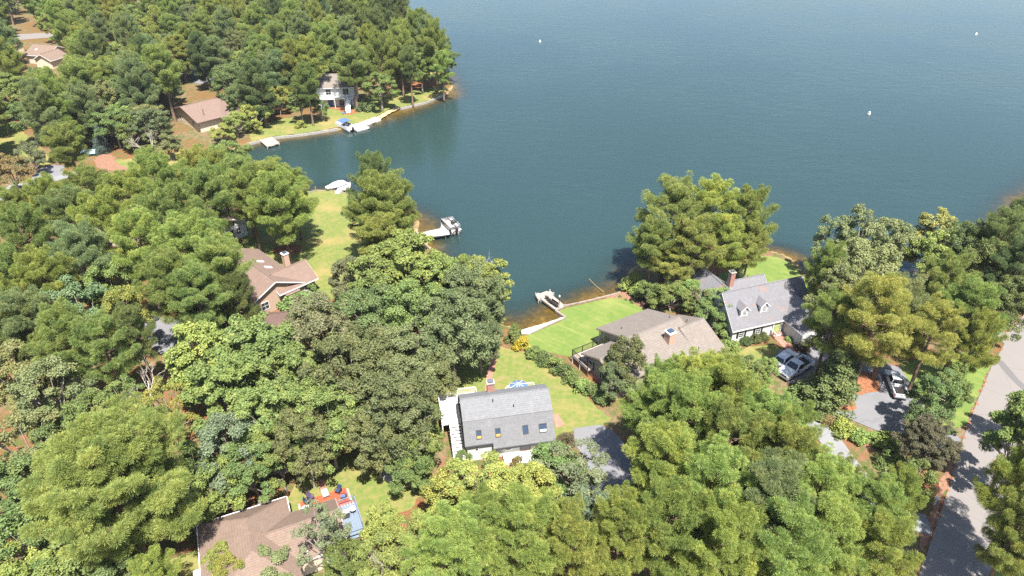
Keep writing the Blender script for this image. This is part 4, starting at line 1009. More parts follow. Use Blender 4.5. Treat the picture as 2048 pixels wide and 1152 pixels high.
def covered_boat(loc, rz, label, L=5.6, Wd=2.1, lift=0.35):
    b = empty('covered_boat', loc, rz, label, 'boat')
    def ring(x, hw, zt, zb): return [(x, -hw, zt), (x, -hw * .85, (zt + zb) / 2), (x, 0, zb), (x, hw * .85, (zt + zb) / 2), (x, hw, zt)]
    xs_ = [(-L / 2, .92, .75, .12), (-L / 4, 1.0, .78, .06), (0, 1.0, .80, .04), (L / 4, .82, .86, .08), (L * .42, .4, .95, .3), (L / 2, .04, 1.0, .75)]
    v = []; f = []
    for x, k, zt, zb in xs_: v += ring(x, Wd / 2 * k, zt, zb)
    for i in range(len(xs_) - 1):
        for j in range(4): f.append((i * 5 + j, i * 5 + j + 1, (i + 1) * 5 + j + 1, (i + 1) * 5 + j))
    f.append((0, 1, 2, 3, 4)); m = MB(); m.add(v, f); m.build('hull', M_paint, b)
    v = []; f = []
    for x, k, zt, zb in xs_:
        hw = Wd / 2 * k + .03; cz = zt + (.55 if -L / 3 < x < L / 5 else .22)
        v += [(x, -hw, zt - .08), (x, -hw * .6, zt + (cz - zt) * .75), (x, 0, cz), (x, hw * .6, zt + (cz - zt) * .75), (x, hw, zt - .08)]
    for i in range(len(xs_) - 1):
        for j in range(4): f.append((i * 5 + j, i * 5 + j + 1, (i + 1) * 5 + j + 1, (i + 1) * 5 + j))
    f.append((0, 1, 2, 3, 4)); m = MB(); m.add(v, f); m.build('canvas_cover', M_dockwhite, b, True)
    mo = MB().bx(-L / 2 - .45, -L / 2 - .02, -.2, .2, .5, 1.2).build('outboard_motor', M_black, b, bevel=.05); MB().bx(-L / 2 - .28, -L / 2 - .14, -.06, .06, -.3, .5).build('motor_leg', M_black, mo)
    for x in (-L / 3, L / 4): MB().bx(x - .06, x + .06, -Wd / 2 - .1, Wd / 2 + .1, -.06, .06).build('lift_bunk', M_rim, b)
    for x in (-L / 3, L / 4):
        for sy in (-1, 1): MB().tube([(x, sy * (Wd / 2 + .12), -1.6), (x, sy * (Wd / 2 + .12), .3)], .06, 6).build('lift_post', M_rim, b)
    return b
c3 = P(671, 374, 0.2); covered_boat((c3.x, c3.y, -.1), R(-132), 'white covered motorboat on a lift at the lawn corner dock', 4.8, 2.0)
c4 = P(873, 471, 0.2); covered_boat((c4.x, c4.y, -.2), R(196), 'long white covered boat alongside the weathered grey dock', 4.6, 1.5)
cn = P(868, 460, .1); CN = empty('jon_boat', (cn.x, cn.y, WATER_Z), R(16), 'small upturned silver dinghy behind the weathered dock', 'boat')
MB().extr([(-1.2, -.5, 0), (-1.2, .5, 0), (-1.2, .4, .5), (-1.2, -.4, .5)], (2.4, 0, 0)).build('hull', M_rim, CN, bevel=.06); MB().bx(-1.1, 1.1, -.04, .04, .5, .56).build('keel', M_rim, CN)
for i, (x, y, lab) in enumerate([(1080, 84, 'white marker buoy nearest the far wooded point'), (1738, 228, 'white marker buoy nearest to the viewer on the lake'), (1952, 69, 'white marker buoy farthest right on the lake')]):
    p = P(x, y, WATER_Z); bo = empty('marker_buoy', (p.x, p.y, WATER_Z), 0, lab, 'buoy', 'white buoys on the lake')
    MB().tube([(0, 0, -.25), (0, 0, .12), (0, 0, .26), (0, 0, .62), (0, 0, .72)], [.36, .42, .30, .26, .10], 12).build('float', M_paint, bo)
    MB().tube([(0, 0, .40), (0, 0, .50)], .30, 10).build('band', plain('orange_band', (.5, .16, .03), .5), bo)

# ------------------------------------------------------------------ vehicles
def wheel(root, x, y, r=.38, w=.26):
    o = MB().tube([(x, y - w / 2, r), (x, y + w / 2, r)], r, 16).build('wheel', M_tyre, root)
    s = 1 if y > 0 else -1
    MB().tube([(x, y + s * (w / 2 - .02), r), (x, y + s * (w / 2 + .012), r)], r * .62, 12).build('rim', M_rim, o)
def pickup(loc, rz, label):
    t = empty('pickup_truck', loc, rz, label, 'pickup')
    L, w = 5.7, 1.95; hw = w / 2
    # lower body with arched nose
    sec = [(-2.85, .55), (-2.85, 1.05), (-.35, 1.08), (1.15, 1.08), (2.45, 1.02), (2.82, .9), (2.85, .5), (2.3, .38), (-2.4, .38)]
    b = MB(); 
    # hood and cab floor block (x>-0.55), bed walls separate
    hood = [(-.55, .40), (-.55, 1.08), (1.15, 1.12), (2.5, 1.03), (2.82, .88), (2.85, .5), (2.6, .40)]
    b.extr([(x, -hw, z) for x, z in hood], (0, w, 0)); bo = b.build('body', M_paint, t, bevel=.06)
    bd = MB(); bd.bx(-2.85, -.57, -hw, -hw + .14, .45, 1.08); bd.bx(-2.85, -.57, hw - .14, hw, .45, 1.08); bd.bx(-.70, -.57, -hw + .14, hw - .14, .62, 1.08)
    bd.build('bed_side', M_paint, t, bevel=.03)
    MB().bx(-2.82, -.7, -hw + .15, hw - .15, .50, .60).build('bed_floor', M_black, t)
    tg = MB().bx(-2.90, -2.80, -hw + .15, hw - .15, .55, 1.07).build('tailgate', M_paint, t, bevel=.02)
    MB().bx(-2.93, -2.90, -.15, .15, .85, .92).build('handle', M_darkgrey, tg)
    MB().bx(-3.05, -2.88, -hw + .05, hw - .05, .40, .54).build('rear_bumper', M_rim, t); MB().bx(2.83, 2.98, -hw + .05, hw - .05, .38, .58).build('front_bumper', M_rim, t, bevel=.04)
    # cab
    c = MB(); bz, tz = 1.085, 1.80
    lo = [(-.58, -hw + .04, bz), (1.25, -hw + .04, bz), (1.25, hw - .04, bz), (-.58, hw - .04, bz)]; hi = [(-.42, -hw + .22, tz), (.55, -hw + .22, tz), (.55, hw - .22, tz), (-.42, hw - .22, tz)]
    c.add(lo + hi, [(3, 2, 1, 0), (4, 5, 6, 7), (0, 1, 5, 4), (1, 2, 6, 5), (2, 3, 7, 6), (3, 0, 4, 7)]); cab = c.build('cab', M_paint, t, bevel=.05)
    def pane(a, b_, c_, d_, nm, k=.10, up=.0):
        A = [Vector(lo[a]), Vector(lo[b_]), Vector(hi[c_ - 4]), Vector(hi[d_ - 4])]; m_ = sum(A, Vector()) / 4
        q = [m_ + (p - m_) * .84 for p in A]; n = (q[1] - q[0]).cross(q[2] - q[0]).normalized()
        ctr = Vector((.2, 0, 1.4)); n = n if n.dot(m_ - ctr) > 0 else -n
        MB().extr([p - n * .03 for p in q], n * .05).build(nm, M_carglass, cab)
    pane(1, 2, 6, 5, 'windscreen'); pane(3, 0, 4, 7, 'rear_window'); pane(0, 1, 5, 4, 'side_window'); pane(2, 3, 7, 6, 'side_window')
    for sy in (-1, 1):
        for x in (1.75, -1.75): wheel(t, x, sy * (hw - .10))
        MB().bx(2.70, 2.87, sy * .75 - .16, sy * .75 + .16, .68, .86).build('headlight', M_lamp, t)
        MB().bx(-2.91, -2.83, sy * .90 - .07, sy * .90 + .07, .65, 1.0).build('tail_light', M_redlamp, t)
        MB().bx(.95, 1.12, sy * (hw + .1) - .1, sy * (hw + .1) + .1, 1.1, 1.28).build('mirror', M_darkgrey, t)
    MB().bx(2.845, 2.875, -.58, .58, .6, .86).build('grille', M_darkgrey, t)
    return t
pk = P(1587, 745, 0); pickup((pk.x + .2, pk.y + .2, .06), R(35 + 180), 'white crew pickup truck facing left beside dark conical evergreen', )
pk2 = P(1789, 775, 0); pickup((pk2.x, pk2.y, .09), R(79), 'white pickup truck seen from behind on the shaded driveway').scale = (.9, .9, .9)
def car(loc, rz, label):
    t = empty('parked_car', loc, rz, label, 'car'); hw = .9
    side = [(-2.2, .35), (-2.25, .75), (-2.1, .98), (-1.0, 1.0), (1.0, .98), (2.0, .82), (2.2, .6), (2.15, .32)]
    MB().extr([(x, -hw, z) for x, z in side], (0, 2 * hw, 0)).build('body', M_paint, t, bevel=.09)
    lo = [(-1.9, -.84, .98), (1.05, -.84, .98), (1.05, .84, .98), (-1.9, .84, .98)]; hi = [(-1.45, -.62, 1.5), (.2, -.62, 1.5), (.2, .62, 1.5), (-1.45, .62, 1.5)]
    cab = MB().add(lo + hi, [(3, 2, 1, 0), (4, 5, 6, 7), (0, 1, 5, 4), (1, 2, 6, 5), (2, 3, 7, 6), (3, 0, 4, 7)]).build('cabin', M_paint, t, bevel=.06)
    for a, b_, c_, d_, nm in ((1, 2, 6, 5, 'windscreen'), (3, 0, 4, 7, 'rear_window'), (0, 1, 5, 4, 'side_window'), (2, 3, 7, 6, 'side_window')):
        A = [Vector(lo[a]), Vector(lo[b_]), Vector(hi[c_ - 4]), Vector(hi[d_ - 4])]; m_ = sum(A, Vector()) / 4
        q = [m_ + (p - m_) * .84 for p in A]; n = (q[1] - q[0]).cross(q[2] - q[0]).normalized(); n = n if n.dot(m_ - Vector((-.4, 0, 1.2))) > 0 else -n
        MB().extr([p - n * .03 for p in q], n * .05).build(nm, M_carglass, cab)
    for sy in (-1, 1):
        for x in (1.35, -1.35): wheel(t, x, sy * .82, .33, .22)
        MB().bx(2.05, 2.2, sy * .6 - .17, sy * .6 + .17, .6, .74).build('headlight', M_lamp, t); MB().bx(-2.27, -2.15, sy * .65 - .14, sy * .65 + .14, .7, .86).build('tail_light', M_redlamp, t)
    return t
cc = P(1569, 724, 0); car((cc.x, cc.y, .06), R(40), 'white car parked beyond the left facing pickup truck')
cc = P(650, 122, 0); car((cc.x, cc.y, .06), R(20), 'white car glimpsed in the shade of the far pines')
tm = P(180, 310, 0); TR = empty('covered_trailer', tm, R(15), 'flat trailer under blue grey tarp beside the small blue spruce', 'trailer')
MB().bx(-1.5, 1.5, -1.0, 1.0, .5, .6).build('bed', M_darkgrey, TR); MB().extr([(-1.5, -1.05, .6), (-1.5, 1.05, .6), (-1.5, .6, 1.15), (-1.5, -.6, 1.15)], (3.0, 0, 0)).build('tarp', plain('tarp', (.2, .3, .42), .6, .15), TR)
for sy in (-1, 1): wheel(TR, 0, sy * 1.1, .3, .2)
# grill-like small things and mailbox
mb = P(1868, 1010, 0); MBx = empty('mailbox', mb, R(40), 'white mailbox on a post where concrete drive meets road', 'mailbox')
MB().bx(-.05, .05, -.05, .05, 0, 1.0).build('post', M_trim, MBx); MB().bx(-.1, .1, -.25, .25, 1.003, 1.25).build('box', M_trim, MBx, bevel=.05)
# fire ring on the gravel circle
fr_ = empty('fire_pit', P(795, 946, .05), 0, 'ring of dark stones on the white gravel circle', 'fire pit')
for k in range(10):
    a = k * .628; MB().box((math.cos(a) * .5, math.sin(a) * .5, .12), (.28, .2, .24), a + math.pi / 2).build('stone', M_stone, fr_)

# ------------------------------------------------------------------ trees
nr = np.random.default_rng(11)
def unit(v): return v / np.maximum(np.linalg.norm(v, axis=-1, keepdims=True), 1e-9)
def tri_mesh(name, v, var, mat, k=3):
    f = np.arange(len(v)).reshape(-1, k)
    me = mesh_np(name, v, f); me.materials.append(mat)
    a = me.attributes.new('var', 'FLOAT', 'POINT'); a.data.foreach_set('value', np.ascontiguousarray(var, np.float32))
    return me
def tubes_mesh(name, tubes, mat, n=6):
    m = MB()
    for pts, rads, k in tubes: m.tube(pts, rads, k, cap=False)
    me = bpy.data.meshes.new(name); me.from_pydata(m.v, [], m.f); me.materials.append(mat)
    me.polygons.foreach_set('use_smooth', [True] * len(me.polygons)); me.update(); return me

def puff_blades(C, D, rad, K, wid, tv):
    """needle tufts: fans of narrow blades round each centre C, leaning along D and upwards"""
    n = len(C)
    d = unit(nr.normal(size=(n, K, 3)) + D[:, None, :] * 0.35 + np.array([0, 0, .5]))
    L = rad[:, None] * nr.uniform(.7, 1.1, (n, K))
    t1 = unit(np.cross(d, nr.normal(size=(n, K, 3)))); t2 = np.cross(d, t1)
    ax = unit(d * nr.uniform(.8, 1.6, (n, K))[..., None] + t1 * .5)
    side = t2 * (wid * L)[..., None]
    tip = C[:, None, :] + d * L[..., None] + t1 * (L * .22)[..., None]; base = tip - ax * (L * .60)[..., None]
    v = np.stack([base, tip + side, tip - side], 2).reshape(-1, 3)
    var = np.repeat(np.clip(tv[:, None] + nr.normal(0, .25, (n, K)), -1.4, 1.4).reshape(-1), 3)
    return v, var
def pine_proto(idx, h, r, cf, nb, top=.6, dens=1.0, droop=0.0, cone=False, tuft=.56, K=190):
    rg = random.Random(100 + idx); tubes = []; C = []; D = []
    lean = Vector((rg.uniform(-.5, .5), rg.uniform(-.5, .5), 0))
    tp = [Vector((lean.x * (t ** 2) + .12 * math.sin(5 * t + idx), lean.y * t ** 2, h * t * .985)) for t in np.linspace(0, 1, 9)]
    tubes.append((tp, [max(.04, (.30 if not cone else .2) * (1 - t) ** .8 + .03) * (1.25 if t == 0 else 1) for t in np.linspace(0, 1, 9)], 8))
    def trunk(t):
        i = min(7, int(t * 8)); return tp[i].lerp(tp[i + 1], t * 8 - i)
    nb = int(nb * (1 if cone or r > 5.5 else .74))
    for b in range(nb):
        t = (b + rg.random()) / nb
        if cone: ln = r * (1.02 - t) * rg.uniform(.85, 1.1)
        else:
            pr = min(1, .45 + 1.9 * t) * (1 - t ** 2.4) ** .6 + .10
            ln = r * pr * rg.uniform(.62, 1.12)
        az = b * 2.399 + rg.uniform(-.5, .5); el = R(-8 - droop + 58 * t ** 1.3) + rg.uniform(-.15, .15)
        p0 = trunk(min(.995, cf + (1 - cf) * t)); dh = Vector((math.cos(az), math.sin(az), 0))
        p1 = p0 + dh * ln * .5 * math.cos(el) + Vector((0, 0, ln * .5 * math.sin(el)))
        p2 = p0 + dh * ln * math.cos(el * .9) + Vector((0, 0, ln * math.sin(el) + .22 * ln * (0 if cone else 1)))
        tubes.append(([p0, p1, p2], [.085 * (ln / r) + .02, .05 * (ln / r) + .015, .015], 4))
        nt_ = max(3, int(ln * 5.8 * dens)); sd_ = Vector((-dh.y, dh.x, 0))
        for k in range(nt_):
            s = .38 + .62 * (k + rg.random()) / nt_
            q = (p0.lerp(p1, s * 2) if s < .5 else p1.lerp(p2, s * 2 - 1))
            sp_ = ln * .30 * (1.25 - .6 * s)
            o = sd_ * rg.uniform(-sp_, sp_) + Vector((0, 0, rg.uniform(-.12, .42))) + dh * rg.uniform(-.2, .2)
            if rg.random() < .35: tubes.append(([q, q + o * .9], [.02, .01], 3))
            C.append(q + o); D.append((dh * .8 + o).normalized())
    for k in range(int(10 * dens)):
        C.append(trunk(1) + Vector((rg.gauss(0, .35), rg.gauss(0, .35), rg.uniform(-.9, .25)))); D.append(Vector((0, 0, 1)))
    C = np.array([tuple(c) for c in C]); D = np.array([tuple(d) for d in D]); n = len(C)
    tv = nr.normal(0, .5, n); rad = tuft * nr.uniform(.75, 1.2, n)
    v, var = puff_blades(C, D, rad, K, .030, tv)
    return dict(h=h, r=r, cf=cf, trunk=tubes_mesh('pine_trunk', tubes, M_bark), crown=tri_mesh('pine_crown', v, var, M_needle), name='pine_tree')

def leaf_cloud(C, rad, K, size, flat=.75, tv=None):
    n = len(C)
    d = unit(nr.normal(size=(n, K, 3)) * np.array([1, 1, .85]) + np.array([0, 0, .35]))
    rr = rad[:, None] * nr.uniform(.55, 1.08, (n, K)) 
    p = C[:, None, :] + d * rr[..., None] * np.array([1, 1, flat])
    nrm = unit(d * .8 + np.array([0, 0, .7]) + nr.normal(0, .75, (n, K, 3)))
    a = unit(np.cross(nrm, nr.normal(size=(n, K, 3)))); b = np.cross(nrm, a)
    sz = (size * nr.uniform(.65, 1.3, (n, K)))[..., None]
    v = np.stack([p - a * sz, p + b * sz * .62, p + a * sz, p - b * sz * .62], 2).reshape(-1, 3)
    tv = nr.normal(0, .36, n) if tv is None else tv
    var = np.repeat(np.clip(tv[:, None] + nr.normal(0, .24, (n, K)), -1.5, 1.5).reshape(-1), 4)
    return v, var
def broad_proto(idx, h, r, cf, ncl, clr=1.15, K=190, size=.135, conic=False, open_=0.0, bark=None, tall=1.0):
    rg = random.Random(300 + idx); tubes = []; C = []
    zc = h * (cf + (1 - cf) * .52); hz = h * (1 - cf) * .52
    n_l = max(9, int(r * r * .95)); lobes = []
    for k in range(n_l):
        cz_ = 1 - 1.45 * (k + .5) / n_l; q = math.sqrt(max(0, 1 - cz_ * cz_)); a = k * 2.399 + rg.uniform(-.35, .35)
        f_ = rg.uniform(.66, .92)
        lobes.append((Vector((math.cos(a) * q * r * f_, math.sin(a) * q * r * f_, zc + hz * cz_ * rg.uniform(.72, 1.0))), r * rg.uniform(.17, .27)))
    for k in range(max(3, n_l // 5)):
        lobes.append((Vector((rg.uniform(-.4, .4) * r, rg.uniform(-.4, .4) * r, zc + rg.uniform(-.2, .5) * hz)), r * .25))
    if conic: lobes = [(Vector((rg.gauss(0, .1) * r, rg.gauss(0, .1) * r, h * (cf + (1 - cf) * t))), r * (1.05 - t) * .95) for t in np.linspace(.05, .98, 11)]
    per = max(4, ncl // len(lobes))
    for c, lr in lobes:
        for k in range(per):
            v = Vector((rg.gauss(0, 1), rg.gauss(0, 1), rg.gauss(0, 1) + .45)).normalized() * lr * rg.uniform(.72, 1.05)
            v.z *= .85
            C.append(c + v)
    tt = h * min(.9, cf + .25)
    trunk_top = Vector((rg.uniform(-.4, .4), rg.uniform(-.4, .4), tt))
    tubes.append(([Vector((0, 0, 0)), Vector((rg.uniform(-.15, .15), rg.uniform(-.15, .15), tt * .5)), trunk_top], [.30 * h / 14, .22 * h / 14, .12 * h / 14], 7))
    for c, lr in lobes:
        mid = trunk_top.lerp(c, .5) + Vector((0, 0, -.3)); st_ = trunk_top * rg.uniform(.62, 1.0)
        tubes.append(([st_, mid, c], [.10, .07, .035], 4))
        for k in range(4):
            q = C[rg.randrange(len(C))]
            if (q - c).length < lr * 1.2: tubes.append(([c, q], [.035, .012], 3))
    C = np.array([tuple(c) for c in C])
    if open_: C = C[nr.random(len(C)) > open_]
    rad = clr * (1.0 if conic else .68) * nr.uniform(.7, 1.25, len(C))
    v, var = leaf_cloud(C, rad, K, size)
    return dict(h=h, r=r, cf=cf, trunk=tubes_mesh('tree_trunk', tubes, bark or M_barkgrey), crown=tri_mesh('leaf_crown', v, var, M_leaf, 4), name='broadleaf_tree')
def bush_proto(idx, r=1.0, h=1.5, ncl=26, K=75, size=.085, tidy=False):
    rg = random.Random(500 + idx); C = []; tubes = []
    for k in range(ncl):
        v = Vector((rg.gauss(0, 1), rg.gauss(0, 1), abs(rg.gauss(0, 1)))).normalized() * rg.uniform(.55, .8)
        if tidy: v = v.normalized() * .72
        C.append(Vector((v.x * r, v.y * r, .15 * h + v.z * h * .95)))
        if k % 3 == 0: tubes.append(([Vector((rg.uniform(-.1, .1), rg.uniform(-.1, .1), 0)), C[-1]], [.035, .012], 4))
    C = np.array([tuple(c) for c in C]); rad = (.34 if not tidy else .28) * nr.uniform(.8, 1.2, len(C))
    v, var = leaf_cloud(C, rad, K, size, .9); v[:, 2] = np.maximum(v[:, 2], .02)
    return dict(h=h * 1.3, r=r * 1.05, cf=0, trunk=tubes_mesh('shrub_stems', tubes, M_barkgrey), crown=tri_mesh('shrub_leaves', v, var, M_leaf, 4), name='shrub')
def bare_proto(idx, h=12):
    rg = random.Random(700 + idx); tubes = []
    def grow(p, d, ln, rad, lev):
        e = p + d * ln; m = (p + e) / 2 + Vector((rg.gauss(0, .05), rg.gauss(0, .05), 0)) * ln
        tubes.append(([p, m, e], [rad, rad * .8, rad * .55], 5 if lev < 2 else 3))
        if lev >= 5: return
        for k in range(3 if lev < 4 else 2):
            nd = (d + Vector((rg.gauss(0, .42), rg.gauss(0, .42), rg.gauss(.12, .2)))).normalized()
            grow(p.lerp(e, rg.uniform(.55, 1)), nd, ln * rg.uniform(.5, .72), rad * .52, lev + 1)
    grow(Vector((0, 0, 0)), Vector((.05, .02, 1)).normalized(), h * .42, .17, 0)
    return dict(h=h, r=h * .3, cf=.3, trunk=tubes_mesh('bare_limbs', tubes, M_barkpale), crown=None, name='bare_tree')

PROTO = {
 'p': [pine_proto(0, 17, 4.6, .40, 54), pine_proto(1, 18, 4.2, .46, 50), pine_proto(2, 16, 5.2, .34, 58, dens=1.05), pine_proto(3, 18, 4.0, .50, 46), pine_proto(8, 17, 4.8, .42, 50, dens=.95), pine_proto(9, 17.5, 4.4, .44, 44, dens=.9)],
 'P': [pine_proto(4, 17, 6.6, .30, 72, dens=1.2, tuft=.58), pine_proto(5, 17, 6.0, .34, 70, dens=1.2, tuft=.58)],
 'f': [pine_proto(10, 17, 4.2, .18, 74, dens=1.0), pine_proto(11, 18, 4.0, .24, 70, dens=1.0), pine_proto(12, 16, 4.4, .15, 76)],
 's': [pine_proto(6, 8, 2.4, .04, 70, dens=1.5, droop=18, cone=True, tuft=.36, K=90)],
 'o': [broad_proto(0, 14, 5.6, .14, 190), broad_proto(1, 13, 5.2, .16, 175), broad_proto(2, 15, 6.0, .16, 200)],
 'b': [broad_proto(3, 12, 4.2, .14, 130, clr=1.0, K=170, size=.125), broad_proto(4, 13, 4.0, .16, 125, clr=1.0, K=170, size=.125), broad_proto(5, 11, 4.4, .12, 140, clr=.95, K=170, size=.12, open_=.12)],
 'l': [broad_proto(13, 7, 3.6, .0, 120, clr=.85, K=150, size=.11), broad_proto(14, 7, 3.4, .0, 115, clr=.85, K=150, size=.11)],
 'm': [broad_proto(6, 14, 4.8, .2, 150, clr=1.05, size=.17, K=150), broad_proto(7, 13, 4.6, .2, 150, clr=1.05, size=.165, K=150)],
 'w': [broad_proto(8, 11, 3.8, .25, 90, clr=.8, size=.105, K=140, open_=.3)],
 'c': [broad_proto(9, 9, 2.6, .03, 290, clr=.55, size=.12, K=110, conic=True)],
 'u': [bush_proto(0), bush_proto(1), bush_proto(2, 1.0, 1.3)],
 'h': [bush_proto(3, 1.0, 1.15, 48, 90, .06, True)],
 'd': [bare_proto(0), bare_proto(1)],
}
# tints (leaf albedo)
TINT = {
 'pine': (0.200, 0.242, 0.060), 'gold': (0.235, 0.262, 0.068), 'dark': (0.128, 0.168, 0.056), 'blue': (0.165, 0.215, 0.088), 'lime': (0.222, 0.280, 0.064),
 'oak': (0.128, 0.148, 0.058), 'green': (0.150, 0.198, 0.056), 'bright': (0.182, 0.240, 0.064), 'yell': (0.240, 0.262, 0.062), 'olive': (0.190, 0.205, 0.080), 'ash': (0.150, 0.165, 0.084),
 'sage': (0.155, 0.182, 0.095), 'rust': (0.195, 0.165, 0.070), 'spruce': (0.150, 0.205, 0.175), 'maroon': (0.085, 0.062, 0.048), 'hedge': (0.100, 0.130, 0.038), 'brown': (0.115, 0.105, 0.055), 'yellow': (0.33, 0.27, 0.03), 'pale': (0.25, 0.27, 0.085),
}
ADJ = {'pine': 'green', 'gold': 'yellowish', 'dark': 'dark green', 'blue': 'bluish green', 'lime': 'bright lime green', 'oak': 'dark grey-green', 'green': 'mid green', 'bright': 'bright green',
       'yell': 'yellow-green', 'olive': 'olive', 'sage': 'pale sage', 'rust': 'rust flecked', 'spruce': 'silvery blue', 'maroon': 'dark maroon', 'hedge': 'deep green', 'brown': 'brownish', 'yellow': 'yellow', 'pale': 'pale yellow-green', 'ash': 'greyish'}
NOUN = {'p': 'pine', 'f': 'full-crowned pine', 'P': 'broad pine', 's': 'spruce', 'o': 'oak', 'b': 'leafy tree', 'm': 'large-leaved tree', 'w': 'thin leafy tree', 'c': 'conical evergreen', 'u': 'shrub', 'h': 'clipped round shrub', 'd': 'bare pale tree'}
OBJN = {'p': 'pine_tree', 'f': 'pine_tree', 'P': 'pine_tree', 's': 'spruce_tree', 'o': 'oak_tree', 'b': 'broadleaf_tree', 'm': 'broadleaf_tree', 'w': 'broadleaf_tree', 'c': 'evergreen_tree', 'u': 'shrub', 'h': 'shrub', 'd': 'bare_tree'}
CATN = {'u': 'shrub', 'h': 'shrub'}
TREES = []      # (kind, x, y, h, r, tint, label)
trg = random.Random(42)
def T_(kind, px, py, Rpx, h, tint='pine', label=None):
    """crown centre at photograph pixel (px,py), crown half-width Rpx pixels, height h"""
    cf = {'p': .64, 'P': .60, 's': .4, 'o': .60, 'b': .6, 'm': .58, 'w': .6, 'c': .42, 'u': .5, 'h': .5, 'd': .55}[kind]
    p = P(px, py, h * cf); r = Rpx / ppm(p)
    TREES.append((kind, p.x, p.y, h, r, tint, label))
def G_(kind, px, py, h, r, tint='pine', label=None):
    """base of the stem at photograph pixel"""
    p = P(px, py, 0); TREES.append((kind, p.x, p.y, h, r, tint, label))

# bottom left
T_('P', 235, 985, 160, 16, 'pine', 'huge bright pine with thick pale trunk left of brown roofed house')
for a in [('b', 55, 905, 85, 10, 'olive'), ('b', 30, 1000, 80, 9, 'green'), ('b', 60, 1085, 85, 8, 'green'), ('b', 150, 1130, 85, 7, 'green'), ('b', 25, 1150, 80, 7, 'bright'), ('b', 240, 1150, 55, 6, 'dark'),
          ('p', 312, 1152, 45, 7, 'lime'), ('b', 385, 960, 70, 9, 'green'), ('b', 440, 975, 60, 8, 'bright'), ('b', 500, 940, 62, 9, 'green'), ('b', 555, 915, 55, 9, 'green'), ('b', 380, 1035, 30, 5, 'dark'),
          ('b', 460, 905, 70, 11, 'sage'), ('m', 540, 850, 68, 12, 'green'), ('m', 450, 800, 80, 13, 'bright'), ('m', 405, 730, 72, 12, 'bright'), ('m', 520, 725, 80, 13, 'green'), ('m', 590, 770, 62, 12, 'green'),
          ('w', 340, 830, 55, 11, 'yell'), ('w', 255, 815, 55, 9, 'green'), ('b', 190, 850, 55, 10, 'green'), ('b', 105, 800, 70, 12, 'olive'), ('b', 35, 770, 75, 12, 'olive'), ('b', 120, 880, 55, 9, 'dark'),
          ('o', 640, 672, 84, 12, 'ash'), ('o', 700, 760, 100, 14, 'oak'), ('o', 655, 845, 86, 12, 'green'), ('o', 790, 830, 88, 13, 'oak'), ('o', 800, 735, 84, 12.5, 'olive'), ('o', 745, 648, 78, 11.5, 'dark'), ('o', 832, 642, 74, 12.5, 'green'),
          ('o', 905, 672, 80, 13, 'oak'), ('o', 945, 610, 70, 13, 'oak'), ('o', 610, 890, 62, 11, 'oak'), ('o', 750, 880, 60, 10, 'oak'), ('b', 822, 885, 66, 8, 'green'), ('b', 822, 938, 48, 6, 'green'), ('o', 862, 750, 54, 9, 'oak'), ('o', 960, 685, 45, 9, 'oak'),
          ('b', 846, 830, 38, 7, 'bright'), ('m', 820, 545, 78, 14, 'bright'), ('m', 760, 580, 70, 12, 'green'), ('b', 700, 560, 42, 9, 'sage'), ('m', 875, 580, 60, 12, 'bright'), ('m', 965, 580, 58, 11, 'yell'), ('b', 925, 560, 40, 10, 'bright'), ('w', 985, 640, 30, 8, 'bright')]: T_(*a)
T_('d', 300, 790, 40, 12, 'pine', 'bare pale dead tree leaning over the left undergrowth')
T_('d', 968, 552, 20, 10, 'pine', 'bare grey treetop rising beside the lake above the oaks')
# left pines
for a in [('p', 60, 500, 62, 16), ('p', 20, 580, 65, 16), ('p', 95, 590, 62, 16, 'lime'), ('p', 145, 455, 58, 15, 'dark'), ('p', 165, 540, 62, 16, 'blue'), ('b', 225, 590, 48, 12, 'bright'), ('p', 215, 470, 60, 16, 'lime'), ('p', 265, 420, 60, 16, 'lime'),
          ('p', 325, 385, 58, 16, 'lime'), ('p', 285, 510, 62, 17, 'lime'), ('p', 345, 460, 62, 17, 'pine'), ('p', 415, 415, 60, 17), ('p', 395, 520, 80, 17, 'lime'), ('p', 440, 560, 62, 16, 'pine'), ('p', 350, 590, 62, 16, 'pine'), ('b', 160, 630, 66, 13, 'blue'),
          ('p', 60, 665, 66, 15, 'blue'), ('b', 255, 640, 45, 12, 'yell'), ('p', 140, 700, 62, 15, 'pine'), ('p', 215, 715, 58, 14, 'pine'), ('p', 280, 690, 40, 14, 'dark'), ('p', 400, 610, 62, 15, 'pine'), ('p', 474, 612, 40, 12, 'dark'), ('b', 440, 660, 42, 8, 'green'),
          ('p', 20, 690, 60, 14, 'dark'), ('p', 185, 395, 48, 14, 'pine'), ('b', 200, 420, 40, 10, 'green'), ('p', 105, 420, 50, 14, 'lime'), ('b', 420, 330, 52, 10, 'bright'), ('b', 465, 305, 38, 7, 'green'), ('p', 395, 360, 45, 14, 'gold'), ('p', 445, 370, 48, 15, 'pine'),
          ('p', 500, 405, 50, 15, 'pine'), ('p', 548, 388, 62, 15, 'pine'), ('p', 560, 420, 60, 16, 'lime'), ('p', 588, 395, 34, 13, 'lime'), ('p', 488, 380, 48, 15, 'pine'), ('p', 402, 470, 40, 14, 'pine'), ('p', 30, 440, 40, 13, 'pine'), ('p', 0, 640, 50, 15, 'lime'),
          ('b', 20, 345, 38, 9, 'rust'), ('b', 60, 312, 28, 7, 'sage'), ('p', 140, 305, 42, 14, 'pine'), ('u', 245, 345, 14, 2.2, 'maroon'), ('u', 205, 345, 12, 2, 'maroon'), ('b', 185, 365, 34, 6, 'green'), ('b', 235, 378, 34, 6, 'olive'), ('p', 300, 330, 30, 9, 'lime')]: T_(*a)
G_('p', 582, 493, 13, 5.0, 'pine', 'pine casting round shadow on the lawn behind brick chimney')
